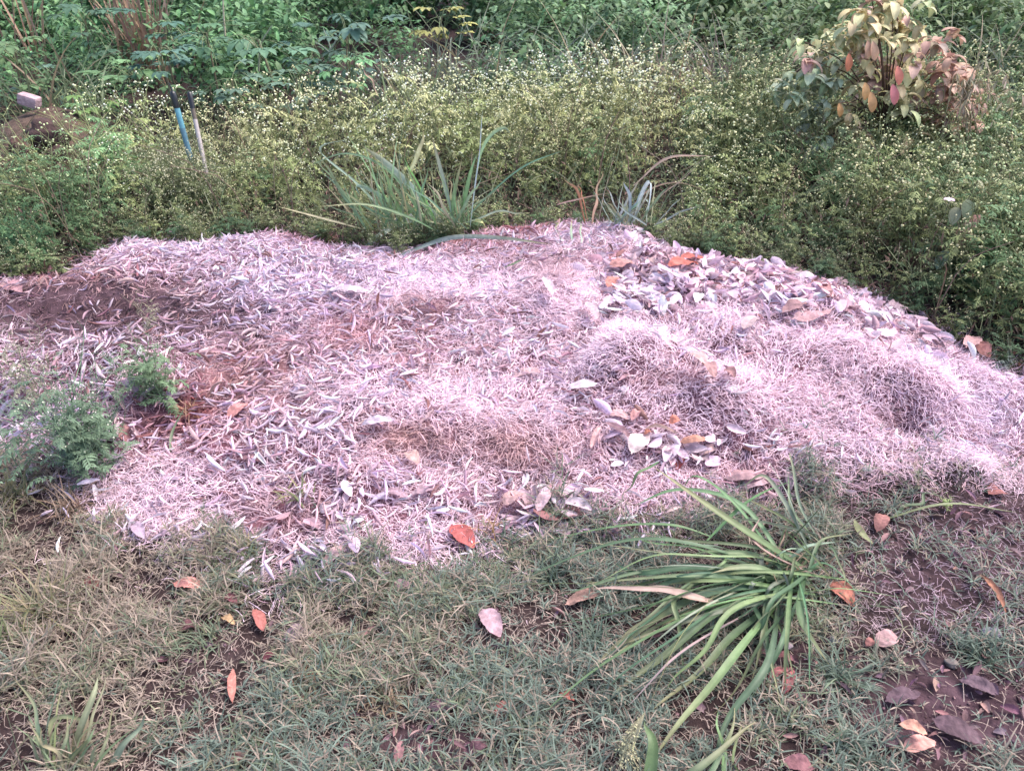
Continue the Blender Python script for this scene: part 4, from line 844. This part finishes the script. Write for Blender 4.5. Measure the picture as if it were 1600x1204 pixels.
tuft(388, 870, 'small yellow-green sprig at the heap\'s front left edge', 14, (.04, .10), ((182, 160, 112), (150, 156, 96)), 18, (.002, .004), (1., 1.5))
tuft(600, 1100, 'sprawling dry brown grass tuft near the bottom, left of the middle', 60, (.04, .09), ((176, 146, 112), (140, 126, 96)), 19)
tuft(560, 1010, 'olive grass tuft right of the grey-pink leaf', 70, (.04, .09), ((138, 138, 102), (128, 130, 98)), 20)
tuft(300, 640, 'dry golden grass tuft right of the small green weed on the heap', 44, (.05, .13), ((184, 134, 96), (190, 148, 118)), 21, (.0014, .0024), (.1, 1.0))

# lone blades and stalks
def lone(label, pts, wd, col, cat='grass blade', name='loose_grass', mat=None, roll=0., prof='blade', curl=.6, Yp=None):
    P = [hit(*p) for p in pts] if Yp is None else [plane(px, py, Yp) for px, py, h in pts]; A = Acc(); ribbon(A, P, wd * .5, lin(*col), K=18, M=5, curl=curl, roll=roll, prof=prof, rib=.15)
    return build(name, A, mat or M_GREEN, origin=P[0], label=label, category=cat)
lone('single upright green grass blade standing left of the heap centre', [(264, 712, 0), (272, 670, .05), (290, 632, .10)], .011, (128, 146, 108))
lone('small bright green leaf blade lying on the heap\'s back part', [(787, 418, .03), (802, 413, .04), (818, 405, .05)], .022, (124, 150, 104), prof='leaf')
lone('long arching green grass blade lying on the right of the big clump', [(1380, 812, .01), (1450, 792, .06), (1520, 788, .06), (1590, 800, .02)], .011, (140, 150, 100))
lone('green grass blade pointing up from the same spot as the long arching one', [(1392, 808, .01), (1430, 785, .03), (1470, 770, .04)], .014, (110, 132, 92))
lone('curled olive leaf blade on the soil right of the big clump', [(1335, 812, .02), (1345, 832, .04), (1365, 850, .02)], .026, (146, 152, 98), prof='leaf')
lone('long thin yellow-green seed stalk arching left from the big clump', [(1245, 935, .06), (1000, 915, .16), (800, 912, .17), (600, 925, .08)], .0045, (160, 164, 108), 'grass stalk', 'grass_stalk', M_STEM, curl=2.5)
lone('straight pale stalk slanting down-left from the big clump', [(1120, 930, .10), (980, 990, .10), (850, 1065, .03)], .004, (168, 158, 124), 'grass stalk', 'grass_stalk', M_STEM, curl=2.5)
lone('thin straw stalk standing above the left turf', [(92, 905, .0), (108, 850, .08), (122, 795, .14)], .003, (176, 156, 130), 'grass stalk', 'grass_stalk', M_STEM, curl=2.5)
lone('thin straw stalk leaning right over the left turf', [(130, 960, 0), (155, 905, .05), (178, 860, .09)], .003, (176, 156, 130), 'grass stalk', 'grass_stalk', M_STEM, curl=2.5)
lone('long straw stalk lying across the heap\'s lower left', [(128, 785, .03), (190, 760, .04), (260, 748, .04)], .006, (196, 160, 156), 'grass stalk', 'grass_stalk', M_STRAW, curl=2.5)
lone('pinkish stalk leading down to the bottom seed head', [(1115, 930, .12), (1060, 1000, .14), (1010, 1112, .12)], .004, (160, 160, 104), 'grass stalk', 'grass_stalk', M_STEM, curl=2.5)
for lab, pts, col in [('long pale green stalk arching over the weeds left of the grass clump', [(270, 352, .1), (360, 310, .28), (450, 305, .3), (540, 318, .2)], (146, 154, 108)), ('upper faint green stalk arching over the flowering weeds', [(255, 290, .25), (330, 262, .4), (430, 265, .42), (520, 285, .3)], (142, 154, 118)),
                      ('upright green blade poking out of the weeds above the grass clump', [(604, 165, .35), (597, 110, .6), (586, 60, .75)], (112, 134, 86)), ('tan dry blade leaning in the weeds above the grass clump', [(590, 148, .4), (580, 125, .5), (564, 103, .55)], (176, 146, 118)),
                      ('thin tall stalk rising out of the weeds right of the middle', [(955, 290, .1), (970, 220, .35), (985, 130, .6)], (150, 158, 112))]:
    lone(lab, pts, .012 if 'blade' in lab else .005, col, 'grass stalk', 'grass_stalk', M_STEM, roll=.9, Yp=4.15 if 'above the grass clump' not in lab else 4.6)
# seed head at the end of the bottom stalk
def seedhead():
    g = np.random.default_rng(55); e = thing('seed_head', hit(1010, 1112, .12), 'feathery pale green seed head drooping at the bottom edge', 'seed head'); A = Acc()
    for k in range(26):
        t = [(1008 - k * .4, 1112 + k * 1.2, .12), (990 - g.uniform(0, 22), 1150 + k, .08), (985 - g.uniform(-30, 30), 1175 + k * 1.8, .03)]
        q = spline([hit(*p) for p in t], 9); tubes(A, q[None], np.linspace(.001, .0005, 9)[None], lin(170, 162, 124), 3)
        m = 14; i = g.integers(1, 9, m); blades(A, q[i], g.uniform(0, 6.28, m), g.uniform(-.9, .3, m), np.zeros(m), np.full(m, .006), np.full(m, .0011), jit(lin(168, 166, 122), m, .12, .04, g), K=3, M=2, prof='leaf')
    build('spikelets', A, M_STRAW, e)
seedhead()

# ------------------------------------------------------------------ single fallen leaves
def fallen(x0, y0, x1, y1, wpx, col, label, curl=.5, h=.02, roll=0., arch=.0, name='fallen_leaf', group=None, tip=None, h1=None):
    if h < .045: h *= .6
    wpx *= .80; col = tuple(np.array(col) * .74 + np.array([150, 118, 124]) * .18); mx_, my_ = (x0 + x1) / 2, (y0 + y1) / 2; x0, x1, y0, y1 = mx_ + (x0 - mx_) * .92, mx_ + (x1 - mx_) * .92, my_ + (y0 - my_) * .92, my_ + (y1 - my_) * .92
    P0, P1 = hit(x0, y0, h), hit(x1, y1, h if h1 is None else h1); dd = np.linalg.norm((P0 + P1) / 2 - CAM); hw = wpx / F * dd * .5 * 1.15
    md = (P0 + P1) / 2 + [0, 0, arch]; A = Acc(); N_ = 25; P = spline([P0, md, P1], N_)[None]
    gz = H(P[0, :, 0], P[0, :, 1]) + .006; P[0, :, 2] = np.maximum(P[0, :, 2], gz)
    T = nrm(np.gradient(P, axis=1)); S = nrm(np.cross(T, [0.01, .02, 1.])); Nn = np.cross(S, T); c, s = math.cos(roll), math.sin(roll); S, Nn = S * c + Nn * s, Nn * c - S * s
    t = np.linspace(0, 1, N_); pr = np.where(t < .045, .07, np.sin(np.pi * np.clip((t - .03) / .97, 0.02, .985) ** .9) ** .65)
    gg = np.random.default_rng(int(x0 * 7 + y0)); cc = lin(*col)[None, None] * (1 + .05 * gg.standard_normal((1, N_, 1))) * np.ones((1, N_, 3))
    if curl < 1.2: curl *= .45
    leafgrid(A, P, S, Nn, (hw * pr * (1 + .035 * gg.standard_normal(N_)))[None], np.array([curl]), cc, 11, .22)
    kk, mm = np.meshgrid(np.arange(N_), np.arange(11), indexing='ij'); vein = ((kk - 1.0 * abs(mm - 5)) % 4 < 1) & (mm != 5)
    A.C[0] *= np.where(vein, 1.14, .97).ravel()[:, None]
    V = A.V[0]; q = V * [1, 1, 2.] * 1.; sd = x0 * .37
    V[:, 2] += hw * .55 * (vnoise(q[:, 0] + sd, q[:, 1], hw * 1.1, 3) - .5) + hw * .2 * (vnoise(q[:, 0], q[:, 1] + sd, hw * .35, 7) - .5)
    A.C[0] *= (.78 + .44 * vnoise(V[:, 0] + sd, V[:, 1], hw * .5, 11))[:, None]
    build(name, A, M_DRY, origin=(P0 + P1) / 2, label=label, category='leaf', **({'group': group} if group else {}))
FL = [(703, 818, 742, 858, 36, (196, 84, 76), 'bright red fallen leaf on the heap\'s front edge', .7, .04, 0),
      (268, 912, 322, 916, 24, (222, 138, 122), 'salmon pink fallen leaf on the left turf', .5, .035, 0), (400, 948, 412, 988, 20, (186, 98, 84), 'rusty red fallen leaf standing in the turf left of the round grey one', .5, .03, .4),
      (440, 1000, 486, 985, 30, (152, 124, 138), 'rounded grey-mauve fallen leaf on the turf', .4, .035, 0), (752, 950, 782, 995, 34, (200, 158, 168), 'crumpled pale pink fallen leaf on the turf below the heap', .5, .04, 0),
      (410, 1035, 434, 1020, 14, (112, 44, 56), 'small dark crimson fallen leaf just below the round grey one', .9, .03, 0), (363, 1100, 364, 1042, 13, (214, 128, 104), 'narrow salmon leaf standing upright in the left turf', .5, .02, 0),
      (345, 930, 372, 942, 16, (112, 50, 62), 'dark crimson fallen leaf right of the salmon one', .7, .03, 0), (130, 905, 155, 918, 20, (140, 62, 62), 'dark red fallen leaf near the left straw tuft', .6, .025, 0), (345, 962, 368, 976, 12, (196, 156, 96), 'small yellow fallen leaf on the left turf', .6, .03, 0),
      (278, 985, 310, 975, 22, (120, 70, 76), 'maroon fallen leaf half hidden in the left turf', .5, .02, 0), (330, 1190, 385, 1182, 26, (106, 62, 60), 'dark brown fallen leaf at the bottom edge on the left', .4, .02, 0), (665, 1106, 715, 1104, 22, (100, 68, 86), 'dark purple fallen leaf near the bottom, with a white chip on it', .4, .02, 0),
      (770, 1122, 802, 1098, 24, (150, 66, 62), 'dark red fallen leaf near the bottom left of the seed head', .5, .03, 0), (872, 1082, 898, 1094, 18, (186, 92, 70), 'small orange-red fallen leaf under the big clump\'s left blades', .4, .03, 0),
      (1292, 905, 1336, 948, 30, (196, 108, 78), 'orange spotted fallen leaf right of the big clump', .5, .03, 0), (1368, 1008, 1402, 992, 28, (196, 152, 148), 'pale pink fallen leaf on the soil at the right', .5, .03, 0), (1352, 1010, 1368, 1000, 14, (172, 104, 92), 'small reddish leaf touching the pale pink one', .5, .02, 0),
      (1212, 1022, 1240, 1032, 14, (170, 100, 104), 'rose leaf on the bare soil below the big clump', .6, .03, 0), (1198, 1062, 1232, 1042, 13, (162, 84, 88), 'dull red leaf left of the upright red one', .5, .02, 0), (1226, 1085, 1238, 1040, 17, (176, 84, 88), 'upright dull red leaf on the bare soil', .5, .03, 0),
      (1402, 1130, 1450, 1148, 20, (228, 158, 124), 'upper pale orange leaf in the dark bottom right corner', .6, .05, 0), (1408, 1172, 1464, 1156, 26, (232, 160, 140), 'lower pale orange leaf in the dark bottom right corner', .6, .04, 0),
      (1528, 892, 1574, 958, 14, (170, 108, 72), 'rusty strip of leaf leaning at the right border', 1.2, .04, 0), (1543, 772, 1572, 768, 24, (172, 100, 92), 'reddish brown leaf at the heap\'s front right edge', .6, .03, 0), (1370, 830, 1382, 802, 22, (170, 108, 96), 'reddish leaf behind the curled olive blade', .6, .03, 0),
      (1452, 1122, 1540, 1165, 34, (92, 68, 78), 'large dark purple dead leaf in the bottom right corner', .7, .03, 0), (1360, 1165, 1410, 1150, 30, (78, 58, 68), 'dark purple dead leaf left of the pale orange ones', .7, .02, 0), (1495, 1060, 1560, 1085, 28, (100, 78, 90), 'dusky dead leaf above the bottom right corner', .5, .02, 0),
      (1380, 1098, 1440, 1080, 26, (96, 72, 84), 'dusky dead leaf above the pale orange ones', .6, .02, 0), (1220, 1190, 1275, 1200, 26, (150, 92, 96), 'reddish leaf at the bottom edge right of the middle', .5, .02, 0), (620, 1200, 628, 1155, 15, (160, 108, 108), 'narrow rose brown leaf upright at the bottom edge', .5, .02, 0), (730, 1175, 765, 1160, 22, (130, 84, 92), 'dull maroon leaf at the bottom near the middle', .5, .02, 0),
      (605, 925, 650, 912, 22, (176, 142, 150), 'pale mauve leaf half buried in turf at the heap\'s front edge', .4, .02, 0), (880, 945, 945, 925, 24, (176, 132, 112), 'tan leaf under the dry pink blade of the big clump', .6, .03, 0), (500, 888, 545, 848, 20, (208, 164, 164), 'long pale pink leaf at the heap\'s front edge, lower left', .5, .04, 0),
      (355, 655, 388, 630, 24, (212, 136, 128), 'salmon curled leaf on the left middle of the heap', .8, .04, 0), (368, 718, 415, 722, 16, (206, 152, 156), 'pink rolled leaf on the lower left part of the heap', 1.6, .03, 0), (206, 815, 226, 842, 18, (186, 160, 182), 'lilac leaf on the straw at the lower left', .6, .04, 0),
      (508, 452, 582, 452, 26, (214, 192, 204), 'broad pale leaf arching over a dark hollow in the heap', .9, .05, 3.14), (420, 425, 455, 410, 14, (190, 160, 178), 'mauve leaf at the upper left of the heap', 1.2, .04, 0),
      (952, 415, 990, 405, 30, (198, 132, 122), 'salmon curved leaf at the heap\'s back edge near the middle', .9, .05, 3.14), (1042, 418, 1092, 410, 32, (212, 100, 78), 'bright orange-red leaf at the heap\'s back edge', .7, .05, 0), (1062, 405, 1100, 400, 24, (196, 90, 72), 'rust leaf touching the bright orange-red one', .6, .05, 0), (948, 450, 966, 432, 20, (216, 132, 112), 'small orange leaf below the salmon curved one', .8, .05, 0),
      (1235, 500, 1300, 484, 30, (198, 148, 152), 'large folded pink leaf on the upper right bank', 1.1, .05, 3.14), (1220, 490, 1262, 470, 24, (160, 116, 118), 'brownish leaf tucked behind the large folded pink one', .8, .05, 0), (1268, 438, 1300, 462, 22, (182, 126, 124), 'reddish leaf at the back of the upper right bank', .9, .05, 0), (1160, 515, 1182, 494, 22, (208, 178, 178), 'pale round leaf left of the large folded pink one', .5, .05, 0),
      (1385, 475, 1432, 490, 28, (190, 160, 170), 'flat mauve leaf at the right end of the upper bank', .5, .05, 0), (1428, 520, 1480, 545, 18, (128, 100, 112), 'dark mauve long leaf on the right shoulder', 1.3, .04, 0), (1520, 530, 1545, 560, 24, (178, 112, 108), 'reddish leaf at the right border of the heap', .6, .05, 0), (1508, 545, 1530, 525, 22, (200, 152, 150), 'pink leaf left of the reddish one at the right border', .6, .05, 0),
      (1078, 550, 1105, 572, 22, (216, 180, 172), 'upper pale leaf of the pair right of the pale grassy hump', .9, .07, 0), (1098, 562, 1118, 592, 22, (196, 144, 138), 'lower pinkish leaf of the pair right of the pale grassy hump', 1.0, .06, 0), (1130, 575, 1150, 588, 20, (160, 112, 112), 'brownish leaf right of the leaf pair', .8, .05, 0),
      (922, 705, 940, 665, 20, (226, 176, 172), 'upright rolled pink leaf in the front leaf cluster', 1.8, .05, 0), (942, 660, 990, 688, 18, (228, 182, 180), 'slanting rolled pink leaf in the front leaf cluster', 1.8, .05, 0), (985, 712, 1012, 675, 34, (236, 212, 204), 'broad cream leaf in the front leaf cluster', .9, .05, 0), (1004, 668, 1060, 678, 14, (230, 194, 170), 'long cream rolled leaf at the top of the front cluster', 2.2, .06, 0),
      (1045, 662, 1064, 655, 18, (220, 124, 92), 'orange leaf behind the long cream roll', .7, .07, 0), (1005, 680, 1020, 674, 10, (206, 118, 84), 'small orange leaf under the long cream roll', .5, .05, 0), (1060, 690, 1110, 684, 20, (206, 140, 108), 'orange-tan arched leaf right of the front cluster', 1.1, .05, 3.14), (1090, 712, 1122, 700, 18, (224, 184, 178), 'pale leaf right below the orange-tan one', .8, .04, 0),
      (988, 660, 1000, 640, 20, (226, 156, 150), 'salmon upright leaf at the back of the front cluster', 1.2, .05, 0), (950, 645, 985, 655, 24, (214, 170, 170), 'pink flat leaf at the left back of the front cluster', .6, .04, 0), (1030, 700, 1060, 712, 22, (216, 190, 196), 'pale lilac leaf in front of the front cluster', .6, .04, 0), (1055, 735, 1070, 718, 14, (176, 70, 60), 'small deep red leaf below the front cluster', .8, .03, 0),
      (1128, 748, 1200, 738, 32, (198, 152, 154), 'large pink-brown leaf just behind the big clump', .8, .04, 3.14), (1150, 765, 1205, 752, 22, (200, 164, 172), 'mauve leaf in front of the large pink-brown one', .6, .03, 0), (785, 790, 818, 768, 28, (206, 160, 154), 'upright pale leaf of the front edge trio', .7, .05, 0), (868, 808, 916, 800, 26, (180, 112, 108), 'red-brown flat leaf right of the front edge trio', .5, .04, 0), (838, 800, 860, 765, 22, (214, 176, 180), 'tall pointed pink leaf of the front edge trio', .7, .06, 0), (850, 825, 905, 835, 30, (204, 172, 182), 'wide mauve leaf at the foot of the front edge trio', .6, .03, 0),
      (590, 765, 640, 778, 16, (176, 140, 156), 'dusky mauve leaf in the lower middle of the heap', .8, .04, 0), (640, 775, 690, 760, 18, (188, 152, 166), 'mauve slanting leaf right of the dusky one', .9, .04, 0), (560, 665, 620, 655, 22, (206, 190, 208), 'light grey curled leaf above the tan hollow', 1.0, .05, 0), (655, 725, 632, 705, 24, (200, 160, 150), 'small blunt tan leaf in the tan hollow', .3, .05, 0),
      (0, 440, 34, 455, 26, (196, 140, 146), 'large pink leaf at the left border of the heap', .6, .03, 0), (180, 665, 205, 690, 22, (180, 118, 118), 'reddish leaf right of the large feathery weed', .5, .03, 0), (195, 590, 215, 615, 24, (176, 150, 176), 'lilac leaf between the two green weeds', .8, .05, 0), (740, 548, 775, 545, 16, (200, 150, 154), 'pinkish roll in the centre of the heap', 1.6, .04, 0), (800, 588, 850, 580, 20, (200, 160, 162), 'pink open leaf left of the pale grassy hump', .6, .04, 0), (885, 610, 935, 600, 22, (224, 206, 216), 'whitish crumpled leaf in front of the pale grassy hump', .9, .05, 0),
      (848, 430, 865, 465, 16, (222, 194, 202), 'whitish leaf leaning on the left grassy hump', 1.0, .06, 0), (915, 470, 935, 500, 18, (214, 182, 188), 'pale leaf right of the left grassy hump', 1.0, .05, 0), (1235, 770, 1230, 735, 14, (140, 120, 132), 'dusky leaf behind the big clump\'s upright blades', .8, .03, 0)]
for x0, y0, x1, y1, wp, c, lab, cu, h, ro in FL:
    fallen(x0, y0, x1, y1, wp, c, lab, cu, h, ro, arch=.012)

# ------------------------------------------------------------------ stones and chips
def stone(px, py, wpx, col, label, seed, sq=(1, .75, .55), name='pebble', cat='pebble', group=None):
    p = hit(px, py, .008); r = wpx / 2 / F * np.linalg.norm(p - CAM); A = Acc(); ball(A, p, r, lin(*col), seed, 10, sq, .22)
    build(name, A, M_STONE, origin=p, label=label, category=cat)
stone(1355, 732, 20, (236, 232, 222), 'bright white chip on the heap\'s front right part', 1)
stone(1229, 1008, 17, (206, 182, 188), 'pale pink pebble on the bare soil under the big clump', 2); stone(1303, 1000, 15, (176, 170, 180), 'grey pebble right of the big clump\'s drooping blade', 3)
stone(1549, 989, 26, (160, 150, 170), 'larger grey stone near the right border', 4); stone(681, 1108, 12, (236, 232, 236), 'small white chip lying on the dark purple leaf', 5, (.8, 1.2, .8)); stone(1488, 1036, 18, (150, 136, 128), 'dull tan pebble left of the right grass tuft', 6)
stone(975, 607, 16, (226, 210, 222), 'whitish lump in front of the grassy hump', 7); stone(1145, 608, 22, (220, 200, 210), 'pale rounded lump on the right straw', 8)
